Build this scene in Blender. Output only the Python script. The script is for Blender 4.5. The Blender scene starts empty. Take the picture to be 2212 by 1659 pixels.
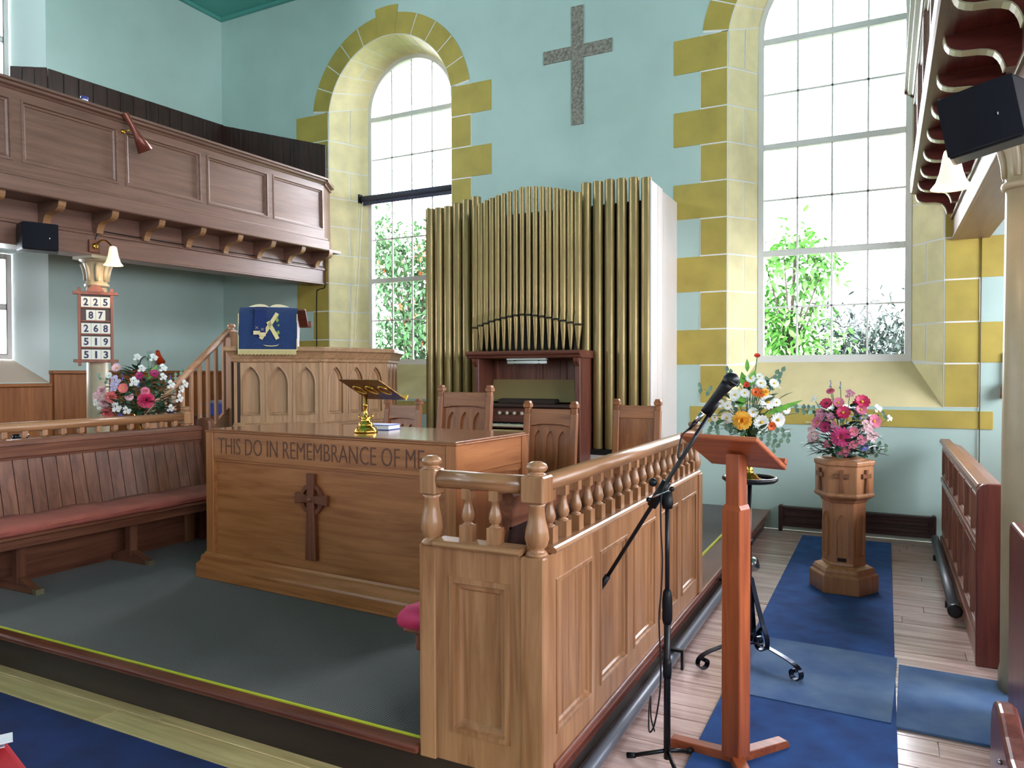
import bpy, math, random
from mathutils import Vector, Matrix
PI=math.pi
rnd=random.Random(7)
C=bpy.context.scene.collection
sc=bpy.context.scene
# ---------------------------------------------------------------- camera, world, exposure
def setup():
    cam=bpy.data.cameras.new('camera'); co=bpy.data.objects.new('camera',cam); C.objects.link(co)
    cam.sensor_width=36; cam.lens=1598.15/2212*36; cam.clip_start=.05
    yaw,pitch,roll=map(math.radians,(26.769,.866,-.122))
    F=Vector((-math.sin(yaw)*math.cos(pitch),math.cos(yaw)*math.cos(pitch),-math.sin(pitch)))
    R0=Vector((math.cos(yaw),math.sin(yaw),0)); U0=R0.cross(F)
    R=R0*math.cos(roll)+U0*math.sin(roll); U=-R0*math.sin(roll)+U0*math.cos(roll)
    m=Matrix((R,U,-F)).transposed().to_4x4(); m.translation=Vector((0,0,1.6))
    co.matrix_world=m; sc.camera=co
    w=bpy.data.worlds.new('world'); sc.world=w; w.use_nodes=True
    bg=w.node_tree.nodes['Background']; bg.inputs[0].default_value=(.93,.97,1.05,1); bg.inputs[1].default_value=5.0
    vs=sc.view_settings; vs.view_transform='Standard'; vs.look='None'; vs.gamma=1; vs.use_curve_mapping=False
    vs.exposure=2.2
    cy=sc.cycles; cy.use_denoising=True; cy.max_bounces=10; cy.diffuse_bounces=6; cy.glossy_bounces=3
    cy.transparent_max_bounces=8; cy.transmission_bounces=4; cy.caustics_reflective=False; cy.caustics_refractive=False
    cy.sample_clamp_indirect=6
setup()
def portal(loc,rot,sx,sy):
    l=bpy.data.lights.new('window_portal','AREA'); l.shape='RECTANGLE'; l.size=sx; l.size_y=sy
    l.cycles.is_portal=True
    o=bpy.data.objects.new('window_portal',l); C.objects.link(o); o.location=loc; o.rotation_euler=rot

# ---------------------------------------------------------------- materials
def lin(c):
    return tuple((x/255/12.92 if x/255<=.04045 else ((x/255+.055)/1.055)**2.4) for x in c)+(1,)
MATS={}
def nodes(name):
    m=bpy.data.materials.new(name); m.use_nodes=True; nt=m.node_tree
    return m,nt,nt.nodes['Principled BSDF']
def mat(name,c,rough=.5,metal=0,var=0,vs=20,bump=0,bs=60,c2=None,spec=None,emit=0,ec=None,coat=0,sheen=0):
    if name in MATS: return MATS[name]
    m,nt,b=nodes(name); L=nt.links
    b.inputs['Roughness'].default_value=rough; b.inputs['Metallic'].default_value=metal
    if spec is not None: b.inputs['Specular IOR Level'].default_value=spec
    if coat: b.inputs['Coat Weight'].default_value=coat; b.inputs['Coat Roughness'].default_value=.15
    if sheen: b.inputs['Sheen Weight'].default_value=sheen
    b.inputs['Base Color'].default_value=lin(c)
    if var or c2:
        tc=nt.nodes.new('ShaderNodeTexCoord'); n=nt.nodes.new('ShaderNodeTexNoise'); n.inputs['Scale'].default_value=vs; n.inputs['Detail'].default_value=5
        r=nt.nodes.new('ShaderNodeValToRGB'); L.new(tc.outputs['Object'],n.inputs['Vector']); L.new(n.outputs[0],r.inputs[0]); L.new(r.outputs[0],b.inputs['Base Color'])
        r.color_ramp.elements[0].position=.3; r.color_ramp.elements[1].position=.7
        r.color_ramp.elements[0].color=lin([max(0,x*(1-var)) for x in c]) if not c2 else lin(c2)
        r.color_ramp.elements[1].color=lin([min(255,x*(1+var)) for x in c]) if not c2 else lin(c)
    if bump:
        tc=nt.nodes.new('ShaderNodeTexCoord'); n=nt.nodes.new('ShaderNodeTexNoise'); n.inputs['Scale'].default_value=bs; n.inputs['Detail'].default_value=3
        bp=nt.nodes.new('ShaderNodeBump'); bp.inputs['Strength'].default_value=bump; bp.inputs['Distance'].default_value=.01
        L.new(tc.outputs['Object'],n.inputs['Vector']); L.new(n.outputs[0],bp.inputs['Height']); L.new(bp.outputs[0],b.inputs['Normal'])
    if emit:
        b.inputs['Emission Color'].default_value=lin(ec or c); b.inputs['Emission Strength'].default_value=emit
    MATS[name]=m; return m
def wood(name,c1,c2,ax='z',rough=.38,s=1.0,coat=0,spec=.5,rv=.12):
    """c1 light, c2 dark grain; ax = grain direction in object space"""
    key=name+'_'+ax
    if key in MATS: return MATS[key]
    m,nt,b=nodes(key); L=nt.links; N=nt.nodes
    tc=N.new('ShaderNodeTexCoord'); oi=N.new('ShaderNodeObjectInfo')
    add=N.new('ShaderNodeVectorMath'); add.operation='ADD'
    mul=N.new('ShaderNodeMath'); mul.operation='MULTIPLY'; mul.inputs[1].default_value=37
    L.new(oi.outputs['Random'],mul.inputs[0]); L.new(tc.outputs['Object'],add.inputs[0]); L.new(mul.outputs[0],add.inputs[1])
    mp=N.new('ShaderNodeMapping'); sv=[14*s]*3; sv['xyz'.index(ax)]=.9*s; mp.inputs['Scale'].default_value=sv
    L.new(add.outputs[0],mp.inputs['Vector'])
    n=N.new('ShaderNodeTexNoise'); n.inputs['Scale'].default_value=1.6; n.inputs['Detail'].default_value=6; n.inputs['Distortion'].default_value=.8; n.inputs['Roughness'].default_value=.6
    L.new(mp.outputs[0],n.inputs['Vector'])
    r=N.new('ShaderNodeValToRGB'); e=r.color_ramp.elements; e[0].position=.32; e[1].position=.66; e[0].color=lin(c2); e[1].color=lin(c1)
    L.new(n.outputs[0],r.inputs[0])
    n2=N.new('ShaderNodeTexNoise'); n2.inputs['Scale'].default_value=1.3; n2.inputs['Detail'].default_value=2; L.new(add.outputs[0],n2.inputs['Vector'])
    hv=N.new('ShaderNodeHueSaturation'); ma=N.new('ShaderNodeMapRange'); ma.inputs['To Min'].default_value=1-rv; ma.inputs['To Max'].default_value=1+rv
    av=N.new('ShaderNodeMath'); av.operation='ADD'; av.inputs[1].default_value=0
    hm=N.new('ShaderNodeMath'); hm.operation='MULTIPLY_ADD'; hm.inputs[1].default_value=.5
    L.new(n2.outputs[0],hm.inputs[0]); hh=N.new('ShaderNodeMath'); hh.operation='MULTIPLY'; hh.inputs[1].default_value=.5; L.new(oi.outputs['Random'],hh.inputs[0]); L.new(hh.outputs[0],hm.inputs[2])
    L.new(hm.outputs[0],ma.inputs['Value']); L.new(ma.outputs[0],hv.inputs['Value']); L.new(r.outputs[0],hv.inputs['Color']); L.new(hv.outputs[0],b.inputs['Base Color'])
    b.inputs['Roughness'].default_value=rough; b.inputs['Specular IOR Level'].default_value=spec
    if coat: b.inputs['Coat Weight'].default_value=coat; b.inputs['Coat Roughness'].default_value=.12
    bp=N.new('ShaderNodeBump'); bp.inputs['Strength'].default_value=.12; bp.inputs['Distance'].default_value=.003; L.new(n.outputs[0],bp.inputs['Height']); L.new(bp.outputs[0],b.inputs['Normal'])
    MATS[key]=m; return m
def W(kind,ax='z'):
    t={'oak':((178,114,68),(142,82,42),.36),'pine':((170,124,88),(130,86,54),.3),'gallery':((126,92,78),(104,74,62),.36),
       'pew':((132,84,62),(92,54,40),.34),'mahogany':((186,98,58),(140,66,38),.38),'pulpit':((186,146,110),(152,112,78),.42),
       'chair':((164,104,64),(124,74,44),.38),'trim':((118,62,46),(84,42,32),.25),'redpew':((124,62,52),(82,36,32),.32),
       'floor':((226,196,190),(166,134,126),.2),'ply':((176,112,62),(140,82,42),.4),'dark':((72,46,40),(44,26,24),.45),
       'console':((128,74,58),(88,48,38),.4),'stair':((206,158,124),(176,122,90),.4),'hymn':((148,86,62),(116,58,40),.4),
       'bracket':((156,114,78),(120,82,52),.42),'paleplank':((224,194,140),(186,154,102),.4)}[kind]
    return wood(kind,t[0],t[1],ax,t[2])

# ---------------------------------------------------------------- mesh builder
class MB:
    def __init__(s): s.v=[]; s.f=[]; s.sm=[]; s.M=None
    def add(s,vs,fs,smooth=False):
        k=len(s.v)
        for p in vs:
            p=Vector(p)
            if s.M is not None: p=s.M@p
            s.v.append(p)
        for f in fs: s.f.append([k+i for i in f]); s.sm.append(smooth)
    def box(s,x0,x1,y0,y1,z0,z1):
        s.add([(x0,y0,z0),(x1,y0,z0),(x1,y1,z0),(x0,y1,z0),(x0,y0,z1),(x1,y0,z1),(x1,y1,z1),(x0,y1,z1)],
              [(3,2,1,0),(4,5,6,7),(0,1,5,4),(1,2,6,5),(2,3,7,6),(3,0,4,7)]); return s
    def prism(s,poly,ax,a,b,smooth=False):
        """poly: 2D list; ax 'x','y','z' extrude axis. for y: (x,z); x: (y,z); z: (x,y)"""
        def P(p,t): return {'x':(t,p[0],p[1]),'y':(p[0],t,p[1]),'z':(p[0],p[1],t)}[ax]
        n=len(poly); vs=[P(p,a) for p in poly]+[P(p,b) for p in poly]
        s.add(vs,[list(range(n))[::-1],list(range(n,2*n))]); k=len(s.v)-2*n
        for i in range(n): s.f.append([k+i,k+(i+1)%n,k+n+(i+1)%n,k+n+i]); s.sm.append(smooth)
        return s
    def lathe(s,prof,c=(0,0,0),n=14,smooth=True,ang0=0,caps=True):
        vs=[];m=len(prof)
        for i in range(n):
            a=2*PI*i/n+ang0
            for r,z in prof: vs.append((c[0]+r*math.cos(a),c[1]+r*math.sin(a),c[2]+z))
        fs=[]
        for i in range(n):
            j=(i+1)%n
            for k in range(m-1): fs.append((i*m+k,j*m+k,j*m+k+1,i*m+k+1))
        s.add(vs,fs,smooth)
        k0=len(s.v)-len(vs)
        if caps:
            if prof[0][0]>1e-4: s.f.append([k0+i*m for i in range(n)][::-1]); s.sm.append(False)
            if prof[-1][0]>1e-4: s.f.append([k0+i*m+m-1 for i in range(n)]); s.sm.append(False)
        return s
    def tube(s,path,r,n=8,smooth=True,closed=False):
        path=[Vector(p) for p in path]; N=len(path)
        rs=r if isinstance(r,(list,tuple)) else [r]*N
        vs=[]; up=None
        for i,p in enumerate(path):
            if closed: t=(path[(i+1)%N]-path[i-1]).normalized()
            else: t=(path[min(i+1,N-1)]-path[max(i-1,0)]).normalized()
            if up is None: up=Vector((0,0,1)) if abs(t.z)<.9 else Vector((1,0,0))
            a=t.cross(up)
            if a.length<1e-5: a=t.orthogonal()
            a.normalize(); b=a.cross(t).normalized(); up=b
            for k in range(n):
                q=2*PI*k/n; vs.append(p+(a*math.cos(q)+b*math.sin(q))*rs[i])
        fs=[]
        for i in range(N if closed else N-1):
            j=(i+1)%N
            for k in range(n): fs.append((i*n+k,i*n+(k+1)%n,j*n+(k+1)%n,j*n+k))
        if not closed: fs+= [tuple(range(n))[::-1],tuple((N-1)*n+k for k in range(n))]
        s.add(vs,fs,smooth); return s
    def strip(s,path,side,th,wd):
        """flat bar: path points, side vector = width direction"""
        path=[Vector(p) for p in path]; side=Vector(side).normalized(); vs=[];N=len(path)
        for i,p in enumerate(path):
            t=(path[min(i+1,N-1)]-path[max(i-1,0)]).normalized(); nn=t.cross(side).normalized()
            for a,b in((-1,-1),(1,-1),(1,1),(-1,1)): vs.append(p+side*(wd/2*a)+nn*(th/2*b))
        fs=[]
        for i in range(N-1):
            for k in range(4): fs.append((i*4+k,i*4+(k+1)%4,i*4+4+(k+1)%4,i*4+4+k))
        fs+=[(3,2,1,0),tuple((N-1)*4+k for k in range(4))]
        s.add(vs,fs); return s
    def sphere(s,c,r,n=10,m=6,sz=1):
        prof=[(max(1e-5,r*math.sin(PI*k/m)),-r*sz*math.cos(PI*k/m)) for k in range(m+1)]
        return s.lathe(prof,c,n,True,0,False)
    def quadslab(s,a,b,c,d,gap,t):
        """block on the quad a b c d (corner points), shrunk by gap, raised t along normal (both signs guarded by order)"""
        P=[Vector(p) for p in (a,b,c,d)]; nn=(P[2]-P[0]).cross(P[3]-P[1]).normalized()
        q=[]
        for i in range(4):
            e1=(P[(i+1)%4]-P[i]); e2=(P[i-1]-P[i]); l1=max(e1.length,1e-4); l2=max(e2.length,1e-4)
            q.append(P[i]+e1*(min(gap/l1,.4))+e2*(min(gap/l2,.4)))
        ch=min(.004,t*.6); ctr=sum(q,Vector())/4
        top=[p+nn*t+(ctr-p).normalized()*ch for p in q]
        s.add(q+[p+nn*(t*.4) for p in q]+top,[(8,9,10,11)]+[(i,(i+1)%4,4+(i+1)%4,4+i) for i in range(4)]+[(4+i,4+(i+1)%4,8+(i+1)%4,8+i) for i in range(4)])
        return s
    def mesh(s,name,off=(0,0,0)):
        me=bpy.data.meshes.new(name); o=Vector(off)
        me.from_pydata([tuple(p-o) for p in s.v],[],s.f); me.polygons.foreach_set('use_smooth',s.sm); me.update(); return me
def root_loc(r):
    return r['_l'] if r and '_l' in r else (0,0,0)
def thing(name,label,cat,loc,group=None,rz=0):
    o=bpy.data.objects.new(name,None); o.empty_display_size=.1; C.objects.link(o); o.location=loc; o.rotation_euler=(0,0,rz)
    o['label']=label; o['category']=cat; LOC[o.name]=Vector(loc)
    if group: o['group']=group
    return o
LOC={}
def part(name,mb,m,parent=None,bev=0,loc=None,kind=None,rot=None,label=None,seg=1):
    """mesh given in world coordinates (before the root's own rotation); loc given -> mesh already local, object sits at loc"""
    off=LOC.get(parent.name,Vector()) if parent else Vector()
    if isinstance(mb,MB):
        me=mb.mesh(name,(0,0,0) if loc is not None else off)
        me.materials.append(m)
    else: me=mb
    o=bpy.data.objects.new(name,me); C.objects.link(o)
    if parent: o.parent=parent; LOC[o.name]=off if loc is None else Vector(loc)
    if loc is not None: o.location=Vector(loc)-off
    if rot: o.rotation_euler=rot
    if bev:
        b=o.modifiers.new('b','BEVEL'); b.width=bev; b.segments=seg; b.limit_method='ANGLE'; b.angle_limit=.7
    if kind: o['kind']=kind
    if label: o['label']=label
    return o
def sub(name,mb,m,parent_part,**k):
    return part(name,mb,m,parent_part,**k)
def solo(name,mb,m,label,cat,loc,group=None,bev=0,kind=None):
    me=mb.mesh(name,loc); me.materials.append(m); o=bpy.data.objects.new(name,me); C.objects.link(o); o.location=loc
    o['label']=label; o['category']=cat; LOC[o.name]=Vector(loc)
    if group: o['group']=group
    if kind: o['kind']=kind
    if bev:
        b=o.modifiers.new('b','BEVEL'); b.width=bev; b.segments=1; b.limit_method='ANGLE'; b.angle_limit=.7
    return o
def struct(name,mb,m):
    o=part(name,mb,m); o['kind']='structure'; return o
def dup(o,loc=None,parent=None,**kw):
    c=o.copy(); C.objects.link(c)
    if parent: c.parent=parent
    if loc is not None: c.location=loc; LOC[c.name]=Vector(loc)
    for ch in list(o.children): 
        d=ch.copy(); C.objects.link(d); d.parent=c
        for g in ch.children:
            e=g.copy(); C.objects.link(e); e.parent=d
    for k,v in kw.items(): c[k]=v
    return c
def frame_M(o,u,v):
    """matrix mapping (u,depth-outward,v) -> local x along u, z along v, y = outward normal (-y local is out)"""
    o=Vector(o);u=Vector(u).normalized();v=Vector(v).normalized();w=-(u.cross(v)).normalized()
    m=Matrix((u,w,v)).transposed().to_4x4(); m.translation=o; return m   # local: x=u, z=v, +y = into the surface
# ---- openings in a flat board (x right, z up), local y=0 face, +y inwards
def round_top(zc,r): return lambda dx: zc+math.sqrt(max(0,r*r-dx*dx))
def lancet_top(zs,hw,k=1.15):
    R=2*hw*k
    return lambda dx: zs+math.sqrt(max(0,R*R-(abs(dx)+R-hw)**2))
def holes(mb,W0,W1,H0,H1,ops,n=8,y=0):
    xs=sorted(set([W0,W1]+[o['c']-o['hw']*math.cos(PI*i/(2*n)) for o in ops for i in range(n+1)]+[o['c']+o['hw']*math.cos(PI*i/(2*n)) for o in ops for i in range(n+1)]))
    for a,b in zip(xs,xs[1:]):
        if b-a<1e-6: continue
        o=next((o for o in ops if abs((a+b)/2-o['c'])<o['hw']),None)
        if o is None: mb.add([(a,y,H0),(b,y,H0),(b,y,H1),(a,y,H1)],[(0,1,2,3)])
        else:
            if o['z0']>H0: mb.add([(a,y,H0),(b,y,H0),(b,y,o['z0']),(a,y,o['z0'])],[(0,1,2,3)])
            ta,tb=o['t'](a-o['c']),o['t'](b-o['c'])
            mb.add([(a,y,ta),(b,y,tb),(b,y,H1),(a,y,H1)],[(0,1,2,3)])
def outline(o,n=8,s=1.0,dz=0):
    """closed loop of an opening, scaled about its middle, CCW"""
    p=[(o['c']-o['hw'],o['z0']),(o['c']+o['hw'],o['z0'])]
    for i in range(2*n+1):
        a=PI*i/(2*n); dx=o['hw']*math.cos(a); p.append((o['c']+dx,o['t'](dx)))
    zm=(o['z0']+o['t'](0))/2
    return [(o['c']+(x-o['c'])*s,zm+(z-zm)*(1-(1-s)*2*o['hw']/(o['t'](0)-o['z0']))) for x,z in p]
def ring(mb,A,ya,B,yb,smooth=False):
    n=len(A); mb.add([(x,ya,z) for x,z in A]+[(x,yb,z) for x,z in B],[(i,(i+1)%n,n+(i+1)%n,n+i) for i in range(n)],smooth)
def recess(mb,o,d=.02,n=6):
    """moulded recess for an opening: bead, slope, flat back"""
    A=outline(o,n,1.12);B=outline(o,n,1.0);D=outline(o,n,.86); E=outline(o,n,.74)
    ring(mb,A,-.0,A,-.006); ring(mb,A,-.006,B,-.008); ring(mb,B,-.008,B,d*.5); ring(mb,B,d*.5,D,d*.5); ring(mb,D,d*.5,E,d)
    mb.add([(x,d,z) for x,z in E],[list(range(len(E)))])
def rpanel(mb,x0,x1,z0,z1,d=.014,m=.022):
    """sunk rectangular panel with moulding, face at y=0, inwards +y"""
    def R(i,y): return [(x0+i,y,z0+i),(x1-i,y,z0+i),(x1-i,y,z1-i),(x0+i,y,z1-i)]
    L=[R(-.004,0),R(-.002,-.005),R(m*.35,-.006),R(m*.45,d*.3),R(m*.8,d*.45),R(m,d)]
    for A,B in zip(L,L[1:]): mb.add(A+B,[(i,(i+1)%4,4+(i+1)%4,4+i) for i in range(4)])
    mb.add(L[-1],[(0,1,2,3)])
def frame_face(mb,x0,x1,z0,z1,rects,y=0):
    """flat face with rectangular holes"""
    xs=sorted(set([x0,x1]+[r[0] for r in rects]+[r[1] for r in rects])); zs=sorted(set([z0,z1]+[r[2] for r in rects]+[r[3] for r in rects]))
    for a,b in zip(xs,xs[1:]):
        for c,d in zip(zs,zs[1:]):
            X,Z=(a+b)/2,(c+d)/2
            if any(r[0]<X<r[1] and r[2]<Z<r[3] for r in rects): continue
            mb.add([(a,y,c),(b,y,c),(b,y,d),(a,y,d)],[(0,1,2,3)])
def text(s,w,h,name,m,parent,M,th=.002,wt=0,off=None):
    cu=bpy.data.curves.new('t','FONT'); cu.body=s; cu.extrude=.5*th; cu.offset=wt; cu.resolution_u=3
    o=bpy.data.objects.new('t',cu); C.objects.link(o)
    dg=bpy.context.evaluated_depsgraph_get(); me=bpy.data.meshes.new_from_object(o.evaluated_get(dg)); bpy.data.objects.remove(o)
    xs=[v.co.x for v in me.vertices]; ys=[v.co.y for v in me.vertices]
    sx=w/(max(xs)-min(xs)); sy=h/(max(ys)-min(ys)); x0,y0=min(xs),min(ys)
    L=LOC.get(parent.name,Vector())
    for v in me.vertices: v.co=M@Vector(((v.co.x-x0)*sx,-v.co.z-th/2,(v.co.y-y0)*sy))-L
    me.materials.append(m); me.name=name
    o=bpy.data.objects.new(name,me); C.objects.link(o); o.parent=parent; LOC[o.name]=L
    return o
PAINT=mat('wall_paint',(190,214,208),.7,var=.025,vs=1.5,bump=.05,bs=30)
TEAL=mat('ceiling_paint',(96,176,166),.6)
OCHRE=mat('ochre_paint',(188,166,80),.6,var=.06,vs=4,bump=.08,bs=25)
OCHRE_LIT=mat('pale_ochre_paint',(242,230,180),.6,var=.05,vs=4,bump=.08,bs=25)  # ochre lightened to paint in the window light on the reveal stones
WHITE=mat('white_paint',(244,243,240),.5)
FRAMEW=mat('window_frame_paint',(236,233,230),.4)
CREAM=mat('cream_plaster',(228,212,164),.7,var=.04,vs=3)
BRASS=mat('brass',(214,168,72),.18,1)
IRON=mat('black_iron',(38,38,42),.35,.6)
BLACK=mat('black_plastic',(12,12,18),.5,spec=.3)
STEEL=mat('steel',(170,170,175),.25,1)
GOLD=mat('gold_pipe_paint',(150,128,82),.36,.45,var=.05,vs=3)
DARKVOID=mat('dark_void',(28,20,18),.8)
BLUEC=mat('blue_carpet',(24,84,158),.95,c2=(14,56,118),vs=6,bump=.3,bs=400,sheen=.04)
BLUEW=mat('worn_blue_carpet',(112,140,178),.95,c2=(60,98,156),vs=3.5,bump=.3,bs=400,sheen=.04)
GREEN=mat('leaf_green',(58,96,52),.5,var=.25,vs=30)
LGREEN=mat('light_leaf_green',(104,168,60),.45,var=.15,vs=30)
EUCA=mat('grey_green_leaf',(110,140,120),.5,var=.2,vs=30)
def glass_mat():
    m,nt,b=nodes('window_glass'); N=nt.nodes; L=nt.links; N.remove(b)
    t=N.new('ShaderNodeBsdfTransparent'); g=N.new('ShaderNodeBsdfGlossy'); g.inputs['Roughness'].default_value=.03
    f=N.new('ShaderNodeFresnel'); f.inputs[0].default_value=1.3; x=N.new('ShaderNodeMixShader')
    L.new(f.outputs[0],x.inputs[0]); L.new(t.outputs[0],x.inputs[1]); L.new(g.outputs[0],x.inputs[2]); L.new(x.outputs[0],N['Material Output'].inputs[0]); return m
GLASS=glass_mat()
def shade_mat():
    m,nt,b=nodes('lit_frosted_glass'); b.inputs['Base Color'].default_value=(.9,.8,.65,1); b.inputs['Emission Color'].default_value=(1,.72,.42,1); b.inputs['Emission Strength'].default_value=.2; b.inputs['Roughness'].default_value=.3; return m
SHADE=shade_mat()
D=7.95; XL=-8.84; XR=2.52; XC=-3.16; ZC=6.86; YB=-6.0
def carpet_weave():
    m,nt,b=nodes('platform_carpet_weave'); N=nt.nodes; L=nt.links
    tc=N.new('ShaderNodeTexCoord'); mp=N.new('ShaderNodeMapping'); mp.inputs['Rotation'].default_value=(0,0,.12)
    w1=N.new('ShaderNodeTexWave'); w1.bands_direction='X'; w1.inputs['Scale'].default_value=22; w1.inputs['Distortion'].default_value=1.5
    w2=N.new('ShaderNodeTexWave'); w2.bands_direction='Y'; w2.inputs['Scale'].default_value=30; w2.inputs['Distortion'].default_value=1.5
    L.new(tc.outputs['Object'],mp.inputs[0])
    for w in (w1,w2): L.new(mp.outputs[0],w.inputs[0])
    mu=N.new('ShaderNodeMath'); mu.operation='MULTIPLY'; L.new(w1.outputs['Fac'],mu.inputs[0]); L.new(w2.outputs['Fac'],mu.inputs[1])
    r=N.new('ShaderNodeValToRGB'); r.color_ramp.elements[0].color=lin((34,36,38)); r.color_ramp.elements[1].color=lin((104,102,96)); r.color_ramp.elements[1].position=.8
    L.new(mu.outputs[0],r.inputs[0]); L.new(r.outputs[0],b.inputs['Base Color']); b.inputs['Roughness'].default_value=.95; b.inputs['Sheen Weight'].default_value=.15
    bp=N.new('ShaderNodeBump'); bp.inputs['Strength'].default_value=.4; bp.inputs['Distance'].default_value=.004; L.new(mu.outputs[0],bp.inputs['Height']); L.new(bp.outputs[0],b.inputs['Normal'])
    return m
WEAVE=carpet_weave()
# ================================================================ room shell
CX=(-5.832,-0.498); YF=(8.50,8.29); HW=.983; ZS=5.025
def arch_op(cx): return dict(c=cx,hw=HW,z0=1.269,t=round_top(ZS,HW))
mb=MB(); mb.M=Matrix.Translation((0,D,0)); holes(mb,XL,XR,0,ZC,[arch_op(c) for c in CX],12)
wall_back=struct('wall_back',mb,PAINT)
COURSES=[5.167,4.786,4.395,4.012,3.62,3.232,2.84,2.453,2.061,1.677,1.269]
def stone(mb,m=OCHRE): part('stone',mb,m,wall_back)
TH0=math.degrees(math.asin((5.167-ZS)/HW))
def build_window(k,cx,yf,zt,zbot,zmid):
    FR=.725; FZ=zt[0]+.07   # frame arch radius and centre height
    def P_in(side,z): return (cx+side*(HW if z<=ZS else HW*math.cos(math.asin((z-ZS)/HW))),D,z)
    def P_out(side,z): return (cx+side*FR,yf,z)
    def A_in(t,r=HW,y=D): t=math.radians(t); return (cx+r*math.cos(t),y,ZS+r*math.sin(t))
    def A_out(t): t=math.radians(t); return (cx+FR*math.cos(t),yf,FZ+FR*math.sin(t))
    # white painted joints behind the stones: reveal lining
    lin_=MB()
    for s in (1,-1):
        a,b,c,d=P_in(s,1.269),P_out(s,zbot-.07),P_out(s,FZ),P_in(s,ZS)
        lin_.add([a,b,c,d],[(0,1,2,3)])
        # joints on the wall face, a strip behind the short quoins
        x=[cx+s*HW,cx+s*(HW+.285)]
        lin_.add([(x[0],D-.003,1.269),(x[1],D-.003,1.269),(x[1],D-.003,5.167),(x[0],D-.003,5.167)],[(0,1,2,3)])
    N=24
    for i in range(N):
        t0,t1=180*i/N,180*(i+1)/N
        lin_.add([A_in(t0),A_out(t0),A_out(t1),A_in(t1)],[(0,1,2,3)])
        if t1>TH0 and t0<180-TH0: lin_.add([A_in(t0,HW,D-.003),A_in(t1,HW,D-.003),A_in(t1,1.25,D-.003),A_in(t0,1.25,D-.003)],[(0,1,2,3)])
    part('joint_paint',lin_,WHITE,wall_back)
    sl=MB(); sl.add([(cx-HW,D,1.269),(cx+HW,D,1.269),(cx+FR,yf,zbot-.06),(cx-FR,yf,zbot-.06)],[(0,1,2,3)])
    part('sill',sl,CREAM,wall_back)
    G=.0075
    for i,(zt_,zb) in enumerate(zip(COURSES,COURSES[1:])):
        long=(i%2==0)
        for s in (1,-1):
            x0,x1=cx+s*HW,cx+s*(HW+(.575 if long else .285)); 
            if s==1 and k==1 and False: pass
            if x1>XR: x1=XR
            a,b=min(x0,x1),max(x0,x1)
            m=MB(); m.quadslab((a,D-.003,zb),(b,D-.003,zb),(b,D-.003,zt_),(a,D-.003,zt_),G,.0035); stone(m)
            # reveal stones
            zo_t=zt_ if zt_<5.1 else None
            it=P_in(s,zt_); ib=P_in(s,zb); ot=P_out(s,max(zt_,zbot-.05)) if zt_<5.1 else A_out(TH0 if s==1 else 180-TH0); ob=P_out(s,max(zb,zbot-.065))
            if zb<1.3: 
                f=.9; ot=tuple(Vector(it).lerp(Vector(P_out(s,1.677)),f)); ob=tuple(Vector(ib).lerp(Vector(P_out(s,zbot-.06)),f))
            segs=[(0,.52),(.52,1)] if long else [(0,1)]
            for f0,f1 in segs:
                q=[Vector(ib).lerp(Vector(ob),f0),Vector(ib).lerp(Vector(ob),f1),Vector(it).lerp(Vector(ot),f1),Vector(it).lerp(Vector(ot),f0)]
                if s==1: q=[q[1],q[0],q[3],q[2]]
                m=MB(); m.quadslab(*q,G,.003); stone(m,OCHRE_LIT)
    nv=11; st=(180-2*TH0)/nv
    for i in range(nv):
        t0=TH0+st*i; t1=t0+st; key=(i==nv//2); r1=1.36 if key else 1.258
        if key: t0-=.6; t1+=.6
        m=MB(); r0=HW+.004; nn=4
        g=.38
        T=[t0+g+(t1-t0-2*g)*j/nn for j in range(nn+1)]
        out=[A_in(t,r1*(1 if not key else 1),D-.003) for t in T]; inn=[A_in(t,r0,D-.003) for t in T]
        poly=[(p[0],p[2]) for p in inn]+[(p[0],p[2]) for p in out[::-1]]
        m.prism(poly,'y',D-(.008 if key else .0065),D-.003); stone(m)
        two=i in (2,4,6,8)
        for f0,f1 in ([(0,.5),(.5,1)] if two else [(0,1)]):
            m=MB(); nb=3
            TT=[t0+.4+(t1-t0-.8)*j/nb for j in range(nb+1)]
            vs=[];
            for t in TT:
                a,b=Vector(A_in(t)),Vector(A_out(t)); c=Vector((cx,(D+yf)/2,ZS+.07))
                p,q=a.lerp(b,f0+.015),a.lerp(b,f1-.015)
                for P in (p,q):
                    n_=Vector((c.x-P.x,0,c.z-P.z)).normalized(); vs+= [P,P+n_*.003]
            fs=[]
            for j in range(nb):
                o=j*4; fs+=[(o+1,o+3,o+7,o+5),(o,o+1,o+5,o+4),(o+2,o+3,o+7,o+6)]
            fs+=[(0,2,3,1),(nb*4,nb*4+1,nb*4+3,nb*4+2)]
            m.add(vs,fs); stone(m,OCHRE_LIT)
    # frame, bars, panes
    wn='window_%d'%(k+1)
    op=dict(c=cx,hw=FR,z0=zbot-.075,t=round_top(FZ,FR)); oi=dict(c=cx,hw=FR-.058,z0=zbot,t=round_top(FZ,FR-.058))
    f=MB(); f.M=Matrix.Translation((0,yf,0)); A,B=outline(op,12),outline(oi,12)
    ring(f,A,-.015,B,-.015); ring(f,B,-.015,B,.06); ring(f,A,-.015,A,.07)
    win=struct(wn,f,FRAMEW)
    h=FR-.058
    tr_prev=zbot
    for z in zt:
        t=MB(); t.box(cx-h,cx+h,yf-.012,yf+.05,z-.032,z+.032); part('transom',t,FRAMEW,win,.004)
    for j in (1,2,3):
        x=cx-h+2*h*j/4; zz=FZ+math.sqrt(max(0,h*h-(x-cx)**2))
        t=MB(); t.box(x-.0095,x+.0095,yf+.012,yf+.03,zbot,zz); part('glazing_bar',t,FRAMEW,win)
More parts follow.
